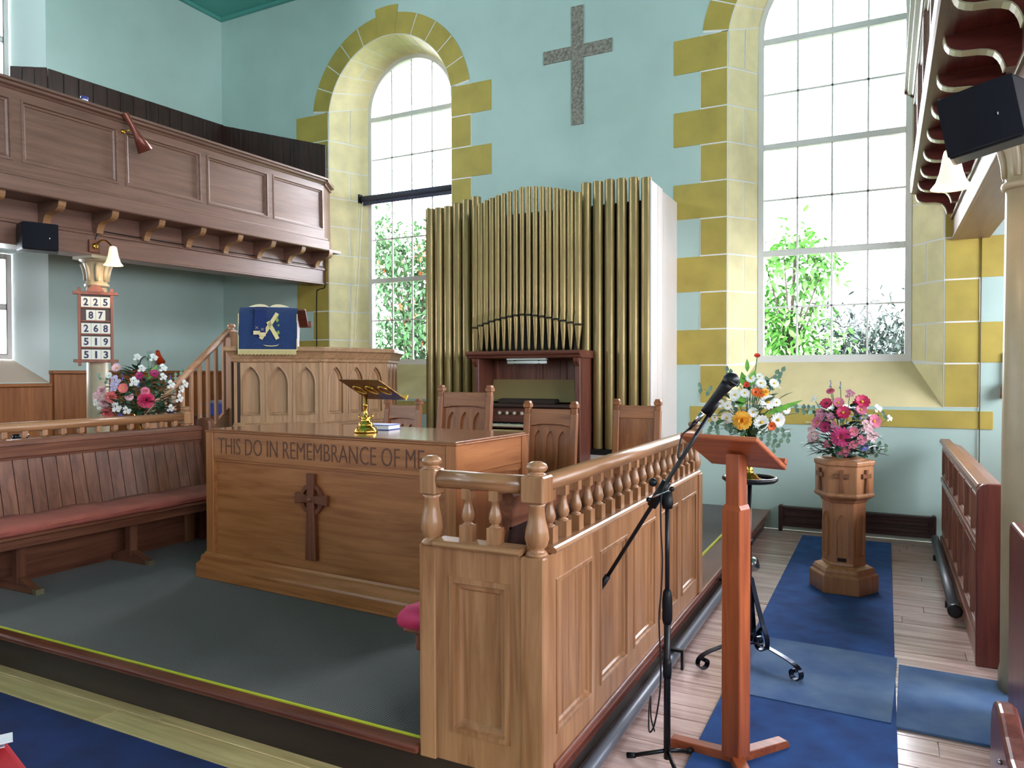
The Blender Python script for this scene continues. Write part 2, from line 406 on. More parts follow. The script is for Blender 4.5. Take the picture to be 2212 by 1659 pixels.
    for z in zmid:
        t=MB(); t.box(cx-h,cx+h,yf+.012,yf+.03,z-.0095,z+.0095); part('glazing_bar',t,FRAMEW,win)
    lv=[zbot,zmid[2],zt[2],zmid[1],zt[1],zmid[0],zt[0]]
    for j in range(4):
        x0,x1=cx-h+h*j/2+.006,cx-h+h*(j+1)/2-.006
        for a,b in zip(lv,lv[1:]):
            t=MB(); t.box(x0,x1,yf+.02,yf+.024,a+.006,b-.006); part('pane',t,GLASS,win)
        pts=[(x0,zt[0]),(x1,zt[0])]+[(x1+(x0-x1)*q/5,FZ+math.sqrt(max(1e-4,(h-.004)**2-(x1+(x0-x1)*q/5-cx)**2))) for q in range(6)]
        t=MB(); t.prism(pts,'y',yf+.02,yf+.024); part('pane',t,GLASS,win)
    portal((cx,yf+.09,3.9),(-PI/2,0,0),1.5,4.4)
build_window(0,CX[0],YF[0],(5.17,4.05,2.90),1.79,(4.61,3.48,2.34))
build_window(1,CX[1],YF[1],(5.10,3.99,2.863),1.78,(4.55,3.43,2.29))
# sill band course under each window
for cx in CX:
    m=MB(); m.quadslab((cx-1.37,D,1.075),(cx+1.375,D,1.075),(cx+1.375,D,1.24),(cx-1.37,D,1.24),.001,.008); stone(m)
# side walls with windows
SIDEW=[(3.38,5.36),(-.6,1.38),(-4.4,-2.4)]  # only the first pair is in view; the others are added for light
LV=[(1.5,3.1),(4.3,6.5)]
wn=3
def rect_window(o,u,w,h,depth,z0):
    """o = lower corner of opening on the wall face, u along the wall, inward = outside direction"""
    global wn
    o=Vector(o);u=Vector(u);M=frame_M(o,u,(0,0,1)); sp=.23
    r=MB(); r.M=M
    A=[(0,0,0),(w,0,0),(w,0,h),(0,0,h)]; B=[(sp,depth,.27),(w-sp,depth,.27),(w-sp,depth,h-.1),(sp,depth,h-.1)]
    r.add(A+B,[(i,(i+1)%4,4+(i+1)%4,4+i) for i in range(1,4)]); sl=MB(); sl.M=M; sl.add(A+B,[(0,1,5,4)])
    f=MB(); f.M=M; a=sp; 
    frame_face(f,sp,w-sp,.27,h-.1,[(sp+.06,w/2-.02,.33,h/2+.05),(w/2+.02,w-sp-.06,.33,h/2+.05),(sp+.06,w/2-.02,h/2+.11,h-.16),(w/2+.02,w-sp-.06,h/2+.11,h-.16)],depth-.01)
    for x in (sp+.06,w/2-.02,w/2+.02,w-sp-.06): f.box(x-.005,x+.005,depth-.01,depth+.04,.33,h-.16)
    for z in (.33,h/2+.05,h/2+.11,h-.16): f.box(sp+.06,w-sp-.06,depth-.01,depth+.04,z-.005,z+.005)
    win=struct('window_%d'%wn,f,FRAMEW); part('reveal',r,mat('reveal_paint_lit',(224,238,236),.6),win); part('sill',sl,mat('sill_paint',(196,180,160),.5),win)  # reveals: wall paint lightened to stand for sky light on them
    for x0,x1 in((sp+.06,w/2-.02),(w/2+.02,w-sp-.06)):
        for za,zb in((.33,h/2+.05),(h/2+.11,h-.16)):
            p=MB(); p.M=M; p.box(x0,x1,depth+.01,depth+.014,za,zb); part('pane',p,GLASS,win)
    wn+=1
    c=M@Vector((w/2,depth+.06,h/2+.08)); n=(M.to_3x3()@Vector((0,-1,0)))
    portal(c,(0,-PI/2,0) if n.x>.5 else (0,PI/2,0) if n.x<-.5 else (PI/2,0,0),w-.4 if abs(n.y)>.5 else h-.3,h-.3 if abs(n.y)>.5 else w-.4)
def side_wall(name,M,ymin,ymax,rects):
    mb=MB(); mb.M=M; frame_face(mb,ymin,ymax,0,ZC,rects); return struct(name,mb,PAINT)
rl=[(a-YB,b-YB,c,d) for a,b in SIDEW for c,d in LV]
side_wall('wall_left',frame_M((XL,YB,0),(0,1,0),(0,0,1)),0,D-YB,rl)
SIDER=[(5.55,7.7,1.1,3.15),(3.2,5.4,1.25,3.1),(.7,2.9,1.25,3.1),(-1.8,.4,1.25,3.1),(3.2,5.4,4.2,6.5),(-.4,1.8,4.2,6.5),(-4.4,-2.4,4.2,6.5)]  # unseen windows, added and widened for light; the first brightens the back wall
rr=[(D-b,D-a,c,d) for a,b,c,d in SIDER]
side_wall('wall_right',frame_M((XR,D,0),(0,-1,0),(0,0,1)),0,D-YB,rr)
for a,b in SIDEW:
    for c,d in LV:
        rect_window((XL,a,c),(0,1,0),b-a,d-c,.34,c)
for a,b,c,d in SIDER: rect_window((XR,b,c),(0,-1,0),b-a,d-c,.34,c)
MR=frame_M((XR,YB,0),(-1,0,0),(0,0,1)); mb=MB(); mb.M=MR; ro=[(2.4,3.6,2.6,5.4),(7.7,8.9,2.6,5.4)]  # rear windows are unseen, added to raise the light level
frame_face(mb,0,XR-XL,0,ZC,ro); struct('wall_rear',mb,PAINT)
for a,b,c,d in ro: rect_window((XR-a,YB,c),(-1,0,0),b-a,d-c,.34,c)
mb=MB(); mb.add([(XL,YB,ZC),(XL,D,ZC),(XR,D,ZC),(XR,YB,ZC)],[(0,1,2,3)]); struct('ceiling',mb,TEAL)
m=MB(); m.box(XL,XR,D-.05,D,ZC-.045,ZC); struct('trim_1',m,mat('ceiling_trim',(96,170,160),.5))
m=MB(); m.box(XL,XL+.05,YB,D-.05,ZC-.045,ZC); struct('trim_2',m,MATS['ceiling_trim'])
# floor: slab plus single planks
mb=MB(); mb.box(XL,XR,YB,D,-.1,-.012); floor=struct('floor',mb,W('dark','x'))
y=-.2; row=0
pmeshes={}
while y<D:
    wd=.138; x=-5.0 if y<2.3 else -1.2
    while x<XR-.01:
        l=min(rnd.uniform(1.3,2.6),XR-x)
        if XR-x-l<.4: l=XR-x
        p=MB(); p.box(x+.0015,x+l-.0015,y+.002,min(y+wd,D)-.002,-.012,rnd.uniform(-.0012,.0006)); part('plank',p,W('floor','x') if x>-1.5 or y<.5 else W('paleplank','x'),floor,.002)
        x+=l
    y+=wd; row+=1
# wood dado at floor level
ply=struct('baseboard_left',MB().box(XL,XL+.03,5.36,D,.0,1.60),W('ply','z'))
for a,b in((5.38,6.2),(6.2,7.05),(7.05,7.93)):
    p=MB(); p.box(XL+.03,XL+.05,a+.003,b-.003,.02,1.60); part('panel',p,W('ply','z'),ply,.003)
p=MB(); p.box(XL,XL+.09,5.345,D,1.60,1.64); part('cap',p,W('ply','y'),ply,.006)
for a,b in((1.5,2.5),(2.5,3.4),(3.4,4.35),(4.35,5.36)):
    p=MB(); p.box(XL,XL+.05,a+.003,b-.003,.02,1.45); part('panel',p,W('ply','z'),ply,.003)
p=MB(); p.box(XL,XL+.08,1.5,5.345,1.45,1.49); part('cap',p,W('ply','y'),ply,.006)
p=MB(); p.box(XL+.09,-6.0,D-.05,D,.02,1.60); part('panel',p,W('ply','z'),ply); p=MB(); p.box(XL+.09,-6.0,D-.09,D,1.60,1.64); part('cap',p,W('ply','x'),ply,.006)
# boarded dado above the left gallery
gd=struct('trim_3',MB().box(XL,XL+.02,5.36,D,3.4,5.1),W('dark','z'))
n=14
for i in range(n):
    a=5.36+(D-5.36)*i/n;b=5.36+(D-5.36)*(i+1)/n; za=5.19+.1*i/n; zb=5.19+.1*(i+1)/n
    p=MB(); p.prism([(a+.004,3.4),(b-.004,3.4),(b-.004,zb),(a+.004,za)],'x',XL+.02,XL+.04); part('board',p,W('dark','z'),gd,.003)
for i in range(3):
    a=Vector((XL+.04,5.352)).lerp(Vector((XL-.30,5.13)),i/3); b=Vector((XL+.04,5.352)).lerp(Vector((XL-.30,5.13)),(i+1)/3)
    dn=Vector((b-a)).normalized(); nn=Vector((dn.y,-dn.x))*.02
    if nn.y>0: nn=-nn
    a=a+dn*.004; b=b-dn*.004
    p=MB(); p.prism([tuple(a),tuple(b),tuple(b+nn),tuple(a+nn)],'z',3.4,5.19); part('board',p,W('dark','z'),gd,.002)
n=10
for i in range(n):
    x0=XL+.04+(-6.83-XL-.04)*i/n; x1=XL+.04+(-6.83-XL-.04)*(i+1)/n
    f=lambda x: 5.287+(4.713-5.287)*(x+8.836)/(8.836-6.835)
    p=MB(); p.prism([(x0+.004,3.4),(x1-.004,3.4),(x1-.004,f(x1)),(x0+.004,f(x0))],'y',D-.04,D-.012); part('board',p,W('dark','z'),gd,.003)
# ================================================================ chancel platform
PZ=.2
pl=thing('chancel_platform','low raised wooden platform with grey woven carpet under the communion table','platform',(-3.1,5,0))
p=MB(); p.box(-5.30,-1.10,2.345,7.94,.0,PZ-.035); part('riser',p,wood('dark_riser',(44,28,24),(26,15,13),'x',.4),pl)
p=MB(); p.box(-5.30,-1.56,2.295,2.36,PZ-.035,PZ); part('nosing',p,W('trim','x'),pl,.012,seg=3)
p=MB(); p.box(-1.24,-1.035,2.40,7.90,PZ-.035,PZ); part('nosing',p,W('trim','y'),pl,.012,seg=3)
p=MB(); p.box(-1.10,-1.075,2.36,7.90,.09,PZ-.035); part('apron',p,W('trim','y'),pl)
YEL=mat('yellow_strip',(196,196,52),.35)
p=MB(); p.box(-5.30,-1.56,2.36,2.37,PZ-.02,PZ+.003); part('edge_strip',p,YEL,pl,.002)
p=MB(); p.box(-1.26,-1.24,2.40,7.90,PZ-.02,PZ+.004); part('edge_strip',p,YEL,pl,.002)
p=MB(); p.box(-5.30,-1.26,2.37,7.94,PZ-.03,PZ); part('carpet',p,WEAVE,pl)
# heating pipe along the platform
PIPE=mat('grey_painted_pipe',(100,102,112),.4,.2)
t=thing('heating_pipe','fat grey heating pipe along the right side of the platform','pipe',(-.99,4,0))
p=MB(); p.tube([(-1.02,2.2,.06),(-1.02,3.4,.06),(-1.02,5.85,.06)],.028,12); part('pipe',p,PIPE,t)
for yy in (3.95,5.45):
    p=MB(); p.box(-1.07,-.96,yy-.015,yy+.015,.092,.108); p.box(-.975,-.96,yy-.015,yy+.015,0,.1); part('bracket',p,IRON,t,.003)
p=MB(); p.lathe([(.055,0),(.055,.07),(.04,.09)],(0,0,0),12); part('valve',p,STEEL,t,loc=(-.95,5.9,.11),rot=(0,1.3,0))
p=MB(); p.box(-1.02,-.93,5.86,6.0,0,.05);p.box(-1.0,-.95,5.9,5.95,.0,.12); part('foot',p,IRON,t)
# rugs
def rug(name,label,x0,x1,y0,y1,z,th,m,rz=0,cat='carpet',g=None):
    b=MB(); b.box(x0,x1,y0,y1,z,z+th); o=solo(name,b,m,label,cat,((x0+x1)/2,(y0+y1)/2,z),g,.003); o.rotation_euler.z=rz
rug('carpet_runner','long dark blue carpet runner leading to the wooden font',-.715,.055,.6,7.72,.0008,.008,BLUEC)
rug('carpet_strip','faded worn blue carpet piece laid across the blue runner before the font',-.70,.05,3.75,4.62,.009,.005,BLUEW,-.04)
rug('carpet_mat','small faded blue carpet mat beside the runner by the pew end',.062,.95,3.7,4.5,.0008,.012,BLUEW,-.03)
rug('front_carpet','dark navy carpet along the floor in front of the platform step',-6.3,-1.75,-.1,2.13,.0008,.008,mat('navy_carpet',(20,44,104),.95,c2=(13,32,80),vs=6,bump=.3,bs=400))
def smooth_path(P,k=5):
    P=[Vector(p) for p in P]; out=[]
    for i in range(len(P)-1):
        a,b,c,d=P[max(i-1,0)],P[i],P[i+1],P[min(i+2,len(P)-1)]
        for j in range(k):
            t=j/k; out.append(.5*((2*b)+(c-a)*t+(2*a-5*b+4*c-d)*t*t+(3*b-a-3*c+d)*t**3))
    return out+[P[-1]]
# ================================================================ galleries
def gallery(side):
    mx=(lambda x:x) if side=='left' else (lambda x:-6.32-x)
    y0=-1.5; tilt=.018 if side=='left' else .005
    lab='dark panelled gallery front on curved brackets along the left wall' if side=='left' else 'dark gallery overhead at right seen from below with scalloped brackets'
    g=thing('gallery',lab,'gallery',(mx(-6.9),D,2.8))
    g.rotation_euler=(tilt,0,0)
    if side=='right': pass
    def B(mb,x0,x1,a,b,c,d): mb.box(min(mx(x0),mx(x1)),max(mx(x0),mx(x1)),a,b,c,d); return mb
    YE=7.55
    # panelled face
    M=frame_M((mx(-6.54),y0,0),(0,1,0),(0,0,1)) if side=='left' else frame_M((mx(-6.54),YE,0),(0,-1,0),(0,0,1))
    tr=lambda y:(y-y0) if side=='left' else (YE-y)
    pans=[]; yy=6.656
    while yy>y0:
        pans.append((yy,yy+.88)); yy-=.962
    f=MB(); f.M=M; frame_face(f,0,YE-y0,3.30,4.06,[(min(tr(a),tr(b)),max(tr(a),tr(b)),3.47,3.995) for a,b in pans])
    part('front_frame',f,W('gallery','y'),g)
    f=MB(); B(f,-6.60,-6.565,y0,YE,3.25,4.06); part('front_backing',f,W('gallery','y'),g)
    for a,b in pans:
        p=MB(); p.M=M; rpanel(p,min(tr(a),tr(b)),max(tr(a),tr(b)),3.47,3.995,.034,.05); part('panel',p,W('gallery','y'),g)
    # angled return to the wall
    u=Vector((mx(-6.78)-mx(-6.54),.40,0)); 
    p=MB(); p.prism([(mx(-6.54),YE),(mx(-6.78),D),(mx(-6.9),D),(mx(-6.6),YE)],'z',3.25,4.06); part('front_return',p,W('gallery','z'),g)
    c=MB()
    prof=[(-6.60,4.06),(-6.53,4.06),(-6.52,4.075),(-6.49,4.085),(-6.485,4.105),(-6.46,4.112),(-6.46,4.13),(-6.47,4.138),(-6.62,4.138)]
    c.prism([(mx(x),z) for x,z in prof],'y',y0,YE+.0)
    part('cornice',c,W('gallery','y'),g)
    c=MB(); c.prism([(mx(-6.46),YE),(mx(-6.70),D),(mx(-6.86),D),(mx(-6.6),YE)],'z',4.09,4.138); c.prism([(mx(-6.51),YE),(mx(-6.75),D),(mx(-6.86),D),(mx(-6.6),YE)],'z',4.055,4.09); part('cornice_return',c,W('gallery','x'),g)
    s=MB(); s.prism([(mx(x),z) for x,z in [(-6.60,3.21),(-6.525,3.21),(-6.515,3.22),(-6.515,3.335),(-6.535,3.35),(-6.535,3.365),(-6.545,3.38),(-6.60,3.38)]],'y',y0,YE+.06)
    part('fascia',s,W('gallery','y'),g)
    s=MB(); s.prism([(mx(-6.515),YE+.06),(mx(-6.765),D),(mx(-6.9),D),(mx(-6.6),YE+.06)],'z',3.21,3.345); part('fascia_return',s,W('gallery','x'),g)
    s=MB(); B(s,-6.60,-7.3,y0,D,3.215,3.25); part('soffit',s,W('gallery' if side=='left' else 'redpew','y'),g)
    # floor of the gallery to the wall
    s=MB(); xw=XL+.05 if side=='left' else XR-.05
    s.box(min(xw,mx(-7.2)),max(xw,mx(-7.2)),y0,D-.02,3.26,3.36); part('gallery_floor',s,W('dark','y'),g)
    # beam
    bm=MB(); B(bm,-6.87,-7.16,y0,D,2.815,3.215); part('beam',bm,W('gallery' if side=='left' else 'gallery','y'),g,.004)
    bm=MB(); 
    for z0,z1,dx in((2.812,2.835,.012),(3.005,3.03,.02),(3.03,3.045,.012)): B(bm,-6.87+dx,-6.88,y0,D,z0,z1)
    part('beam_moulding',bm,W('gallery','y'),g,.004)
    # brackets
    prof=[(-6.87,3.02)]+[(p.x,p.z) for p in smooth_path([(-6.81,0,3.02),(-6.80,0,3.06),(-6.77,0,3.105),(-6.71,0,3.125),(-6.64,0,3.13),(-6.59,0,3.15),(-6.57,0,3.185),(-6.566,0,3.215)],2)]+[(-6.87,3.215)]
    ys=[7.70-.512*i for i in range(17)]
    me=None
    for yb in ys:
        if yb<y0: break
        p=MB(); p.prism([(mx(x)-mx(-6.87),z-3.03) for x,z in prof[:]],'y',-.035,.035)
        if me is None: 
            me=p.mesh('bracket'); me.materials.append(W('gallery' if side=='left' else 'redpew','x'))
            e=MB(); pr=prof[1:-1]
            pts=[(mx(x)-mx(-6.87),0,z-3.03-.0) for x,z in pr]
            off=.004
            e.strip([(a+(off if side=='left' else -off),b,c_-.002) for a,b,c_ in pts],(0,1,0),.006,.068)
            ee=e.mesh('bracket_edge'); ee.materials.append(W('bracket','y') if side=='left' else mat('pale_bracket_edge',(200,196,160),.35))
        b=part('bracket',me,None,g,loc=(mx(-6.87),yb,3.03)); sub('bracket_edge',ee,None,b,loc=(mx(-6.87),yb,3.03))
    return g
gallery('left'); gallery('right')
def column(x,y,label,top=2.80,tilt=0):
    t=thing('column',label,'column',(x,y,0),'iron columns under the galleries')
    m=mat('column_paint',(166,152,126),.4,var=.03,vs=6)
    p=MB(); p.lathe([(.108,0),(.108,.1),(.104,.12),(.1,.14),(.1,1.2),(.092,top-.30)],(x,y,0),20); part('shaft',p,m,t)
    p=MB(); p.lathe([(.092,top-.30),(.108,top-.295),(.112,top-.28),(.108,top-.265),(.094,top-.26),(.096,top-.2),(.103,top-.14),(.122,top-.08),(.125,top-.06)],(x,y,0),20)
    p.lathe([(.125,top-.06),(.15,top-.045),(.155,top-.03)],(x,y,0),20); p.box(x-.15,x+.15,y-.15,y+.15,top-.03,top); part('capital',p,m,t)
    for k in range(8):
        a=2*PI*k/8+.2; p=MB(); r=.1
        pts=[(x+q*math.cos(a),y+q*math.sin(a),z) for q,z in((.097,top-.24),(.101,top-.17),(.115,top-.11),(.135,top-.075))]
        p.tube(pts,[.016,.02,.02,.012],6); part('capital_leaf',p,m,t)
    return t
column(-7.0,4.72,'cream iron column behind the hymn board at the left',2.755); column(.62,4.4,'cream iron column at the right edge by the pew end',2.795)
# bell lamps on the beams
def bell_lamp(c,plate,ax,label,power):
    cx,cy,cz=c
    t=thing('wall_lamp',label,'lamp',plate,'bell shaded lamps on the gallery beams')
    p=MB(); px,py,pz=plate; p.box(px-.012,px+.012,py-.055,py+.055,pz-.06,pz+.06); part('back_plate',p,W('pew','z'),t,.004)
    p=MB(); p.lathe([(.03,0),(.03,.01),(.015,.02)],(0,0,0),12); part('rose',p,BRASS,t,loc=(px+ax*.012,py,pz),rot=(0,ax*PI/2,0))
    p=MB(); pts=[]
    for i in range(13):
        f=i/12; a=PI*f
        pts.append((px+(cx-px)*f,py+(cy-py)*f,pz+.05*math.sin(a)*1.2+(cz+.11-pz)*f**3))
    p.tube(pts,.008,8); part('arm',p,BRASS,t)
    p=MB(); p.lathe([(.015,.13),(.03,.122),(.036,.1),(.042,.06),(.05,.02),(.065,-.025),(.088,-.055),(.086,-.057),(.062,-.03),(.046,.02),(.037,.06),(.03,.1),(.012,.12)],c,20,True,0,False); part('lamp_shade',p,SHADE,t)
    p=MB(); p.sphere((cx,cy,cz+.02),.022,10,8,1.3); part('bulb',p,mat('bulb_glow',(255,230,190),.4,emit=1.5,ec=(255,214,160)),t)
    l=bpy.data.lights.new('lamp_light','POINT'); l.energy=power; l.color=(1,.72,.42); l.shadow_soft_size=.04
    o=bpy.data.objects.new('lamp_light',l); C.objects.link(o); o.location=(cx,cy,cz-.06)
bell_lamp((-6.66,4.66,2.70),(-6.855,4.60,2.835),1,'lit bell shaded lamp on the left beam above the hymn board',.9)
bell_lamp((.276,4.1,2.53),(.53,4.14,2.72),-1,'lit bell shaded lamp below the right gallery in front of the column',.5)
# loudspeakers
def speaker(c,sx,sz,sd,rz,rx,label):
    t=thing('loudspeaker',label,'speaker',c,'black loudspeakers on the gallery beams'); t.rotation_euler=(rx,0,rz)
    x,y,z=c
    p=MB(); p.prism([(x-sx/2,y+sd/2),(x+sx/2,y+sd/2),(x+sx*.42,y-sd/2),(x-sx*.42,y-sd/2)],'z',z-sz/2,z+sz/2); part('cabinet',p,BLACK,t,.012,seg=2)
    p=MB(); n=8; pts=[(x-sx*.42+sx*.84*i/n,y-sd/2-.012-.02*math.sin(PI*i/n)) for i in range(n+1)]+[(x+sx*.42,y-sd/2),(x-sx*.42,y-sd/2)]
    p.prism(pts,'z',z-sz/2+.008,z+sz/2-.008); part('grille',p,mat('speaker_grille',(10,11,22),.75,spec=.2),t)
    p=MB(); p.box(x+sx*.2,x+sx*.215,y-sd/2-.03,y-sd/2-.026,z-.02,z-.01); part('badge',p,STEEL,t)
    p=MB(); p.tube([(x,y+sd/2-.02,z+sz*.2),(x,y+sd/2+.08,z+sz*.2),(x-.02,y+sd/2+.12,z+sz*.3)],.012,8); part('bracket',p,IRON,t)
    return t
speaker((-6.68,3.97,2.80),.32,.24,.2,1.15,.0,'black loudspeaker fixed on the left gallery beam beside the lamp')
_sp=speaker((.34,3.42,2.58),.30,.24,.2,-.28,.12,'black loudspeaker tilted down under the right gallery above the lamp'); _sp.rotation_euler=(.12,-.17,-.28)
# spot lamp on the gallery front
t=thing('spot_lamp','dark copper cone spot lamp clipped on the left gallery front','lamp',(-6.535,4.685,3.93))
p=MB(); p.lathe([(.022,0),(.022,.012),(.012,.02)],(0,0,0),10); part('mount',p,BRASS,t,loc=(-6.54,4.685,3.92),rot=(0,PI/2,0))
p=MB(); p.tube([(-6.53,4.685,3.92),(-6.48,4.69,3.915),(-6.46,4.70,3.93)],.008,8); part('joint',p,BRASS,t)
COP=mat('copper_brown',(120,62,48),.25,.3)
p=MB(); p.lathe([(.03,.20),(.032,.19),(.026,.06),(.028,.03),(.04,-.03),(.075,-.17),(.072,-.17),(.036,-.03),(.02,.02)],(0,0,0),18,True,0,False); part('lamp_shade',p,COP,t,loc=(-6.43,4.75,3.90),rot=(.52,-.15,0))
p=MB(); p.lathe([(.0001,-.14),(.068,-.155)],(0,0,0),18); part('reflector',p,mat('reflector_white',(225,215,210),.4),t,loc=(-6.43,4.75,3.90),rot=(.52,-.15,0))
# small round white lamp peeping over the gallery cornice
t=thing('gallery_lamp','small white and blue round lamp peeping over the left gallery rail','lamp',(-6.6,4.35,4.09))
p=MB(); p.sphere((-6.6,4.35,4.12),.03,12,8); part('globe',p,mat('white_globe',(235,235,245),.3),t); p=MB(); p.lathe([(.034,-.01),(.034,.012),(.02,.02)],(-6.6,4.35,4.135),12); part('cap',p,mat('blue_cap',(60,60,150),.4),t)
# ================================================================ wall cross
PEB=mat('pebble_dash',(176,170,158),.9,c2=(110,106,98),vs=34,bump=.9,bs=70)
m=MB(); m.prism([(-3.232,4.442),(-3.088,4.442),(-3.088,5.196),(-2.745,5.196),(-2.745,5.345),(-3.088,5.345),(-3.088,5.79),(-3.232,5.79),(-3.232,5.345),(-3.583,5.345),(-3.583,5.196),(-3.232,5.196)],'y',D-.012,D-.001)
m2=[ ]
solo('wall_cross',m,PEB,'grey pebble dashed cross on the blue wall between the arched windows','cross',(-3.16,D-.006,5.1))
# ================================================================ pipe organ
YO=6.97
og=thing('pipe_organ','pipe organ with gold painted pipes and white boarded side','organ',(-3.3,7.4,PZ))
def pipe_plain(x,y,r,z0,z1,lab=None):
    p=MB(); p.lathe([(r*.96,z0),(r,z0+.02),(r,z1-.01),(r*.97,z1)],(x,y,0),16,True,0,False); p.lathe([(r*.9,z1-.08),(r*.97,z1)],(x,y,0),16,True,0,False)
    p.lathe([(.001,z1-.08),(r*.9,z1-.08)],(x,y,0),16,False,0,False)
    part('pipe',p,GOLD,og)
xs=[-2.69+.124*i for i in range(6)]
tops=[3.50,3.50,3.505,3.50,3.495,3.48]
for x,zt in zip(xs,tops): pipe_plain(x,YO+.03,.0515,.84,zt)
xs=[-4.55+.118*i for i in range(6)]
for i,(x,zt) in enumerate(zip(xs,[3.43,3.43,3.435,3.455,3.48,3.50])): pipe_plain(x,YO+.03,.052,.84,zt)
# middle display pipes with mouths and cone feet
n=17
for i in range(n):
    f=i/(n-1); x=-3.885+f*(2.725*-1+3.885); s=abs(f-.5)*2
    r=.0262+.0145*s**1.3; yb=6.86-.07*(1-s*s); c=1-s**1.7
    zt=(3.36 if f<.5 else 3.38)+.105*c; zm=2.085+.115*(1-s**1.5); z0=1.825
    p=MB()
    p.lathe([(r,zm+.0),(r,zt-.008),(r*.96,zt)],(x,yb,0),14,True,0,False); p.lathe([(.001,zt-.06),(r*.93,zt-.06),(r*.96,zt)],(x,yb,0),14,True,0,False)
    pp=part('pipe',p,GOLD,og)
    p=MB(); p.lathe([(.009,z0),(.013,z0+.03),(r*.95,zm-.03),(r,zm-.012)],(x,yb,0),14); sub('pipe_foot',p,GOLD,pp)
    p=MB(); p.box(x-r*.8,x+r*.8,yb-r-.002,yb-r*.3,zm-.014,zm+.001); sub('mouth',p,DARKVOID,pp)
    p=MB(); p.add([(x-r*.75,yb-r-.001,zm+.002),(x+r*.75,yb-r-.001,zm+.002),(x+r*.4,yb-r-.004,zm+.09),(x,yb-r-.003,zm+.115),(x-r*.4,yb-r-.004,zm+.09)],[(0,1,2,3,4)]); sub('lip',p,GOLD,pp)
# case
WB=mat('white_organ_board',(226,216,212),.55,var=.02,vs=2)
for a,b in((YO-.005,7.186),(7.198,7.376),(7.388,D-.002)):
    p=MB(); p.box(-2.03,-2.012,a,b,PZ,3.43+(0.02 if b<7.4 else 0)); part('side_board',p,WB,og,.003)
p=MB(); p.box(-2.07,-2.03,YO+.1,D-.005,PZ,3.38); part('side_frame',p,W('dark','z'),og)
p=MB(); p.box(-4.6,-2.03,7.12,7.16,PZ,3.30); part('case_back',p,DARKVOID,og)
p=MB(); p.box(-4.61,-4.59,YO+.05,D-.01,PZ,3.34); part('side_frame',p,W('dark','z'),og)
p=MB(); p.box(-2.80,-2.74,YO-.02,7.1,PZ,3.28); part('post',p,W('dark','z'),og); p=MB(); p.box(-3.97,-3.93,YO,7.1,PZ,3.2); part('post',p,W('dark','z'),og)
p=MB(); p.box(-2.76,-2.03,YO-.02,YO+.12,.78,.835); part('rail',p,DARKVOID,og)
p=MB(); p.box(-2.76,-2.03,YO-.02,YO+.02,PZ,.78); part('base_panel',p,WB,og,.003); p=MB(); p.box(-4.6,-3.95,YO-.02,YO+.02,PZ,.83); part('base_panel',p,W('console','z'),og,.003)
# console
CW=lambda a='z':W('console',a)
p=MB(); p.prism([(6.58,1.805),(6.585,1.785),(6.61,1.77),(6.615,1.755),(6.64,1.745),(7.1,1.745),(7.1,1.82),(6.59,1.82)],'x',-3.86,-2.60); part('canopy',p,CW('x'),og,.003)
for x in(-3.80,-2.68):
    p=MB(); p.box(x,x+.055,6.66,6.72,PZ,1.745); part('console_post',p,CW(),og,.004); q=-1 if x<-3 else 1
    p=MB(); p.prism([(6.72,1.745),(6.60,1.745),(6.61,1.71),(6.66,1.66),(6.67,1.60),(6.72,1.58)],'x',x+.005,x+.05); part('console_bracket',p,CW(),og)
    p=MB(); p.box(x+.005,x+.05,6.72,7.1,PZ,1.745); part('console_side',p,CW(),og)
for i in range(4):
    a=-3.745+i*.266; p=MB(); p.M=frame_M((a,7.0,1.48),(1,0,0),(0,0,1)); p.box(0,.264,.012,.03,0,.265); frame_face(p,0,.264,0,.265,[(.03,.234,.01,.255)]); rpanel(p,.03,.234,.01,.255,.01,.015); part('back_panel',p,CW(),og)
MUS=mat('music_desk_gold',(150,128,84),.45)
p=MB(); p.prism([(6.90,1.30),(6.99,1.53),(7.01,1.53),(6.93,1.30)],'x',-3.745,-2.685); part('music_desk',p,MUS,og)
p=MB(); p.prism([(6.80,1.285),(6.95,1.285),(6.95,1.32),(6.9,1.335),(6.82,1.33)],'x',-3.6,-2.95); part('desk_cushion',p,mat('dark_felt',(62,48,42),.9),og,.01)
p=MB(); p.box(-3.745,-2.685,6.70,7.0,1.255,1.285); part('desk_ledge',p,W('dark','x'),og,.004)
p=MB(); p.box(-3.745,-2.685,6.84,6.88,1.09,1.255); part('stop_board',p,CW('x'),og)
me=None
for i in range(8):
    x=-3.58+.086*i
    if i>4: x+=.12
    if me is None:
        q=MB(); q.lathe([(.006,0),(.006,.02),(.018,.022),(.02,.035),(.012,.045),(.0001,.046)],(0,0,0),10); me=q.mesh('stop_knob'); me.materials.append(mat('ivory',(226,222,196),.35))
    part('stop_knob',me,None,og,loc=(x,6.84,1.185),rot=(PI/2,0,0))
p=MB(); p.box(-3.745,-2.685,6.60,6.86,1.03,1.06); part('key_bed',p,CW('x'),og); p=MB(); p.box(-3.745,-2.685,6.60,6.63,.93,1.05); part('key_slip',p,W('paleplank','x'),og)
wk=MB(); bk=MB()
for i in range(36):
    x=-3.70+i*.0275; wk.box(x,x+.026,6.63,6.80,1.06,1.082)
    if i%7 in(0,1,3,4,5): bk.box(x+.02,x+.034,6.70,6.80,1.082,1.096)
kb=part('keyboard',wk,MATS['ivory'],og,kind='stuff'); sub('black_keys',bk,BLACK,kb,kind='stuff')
p=MB(); p.box(-3.745,-2.685,6.80,6.84,PZ,1.03); part('knee_board',p,W('dark','x'),og)
t=thing('tube_light','short white fluorescent tube light under the organ canopy','lamp',(-3.2,6.68,1.745))
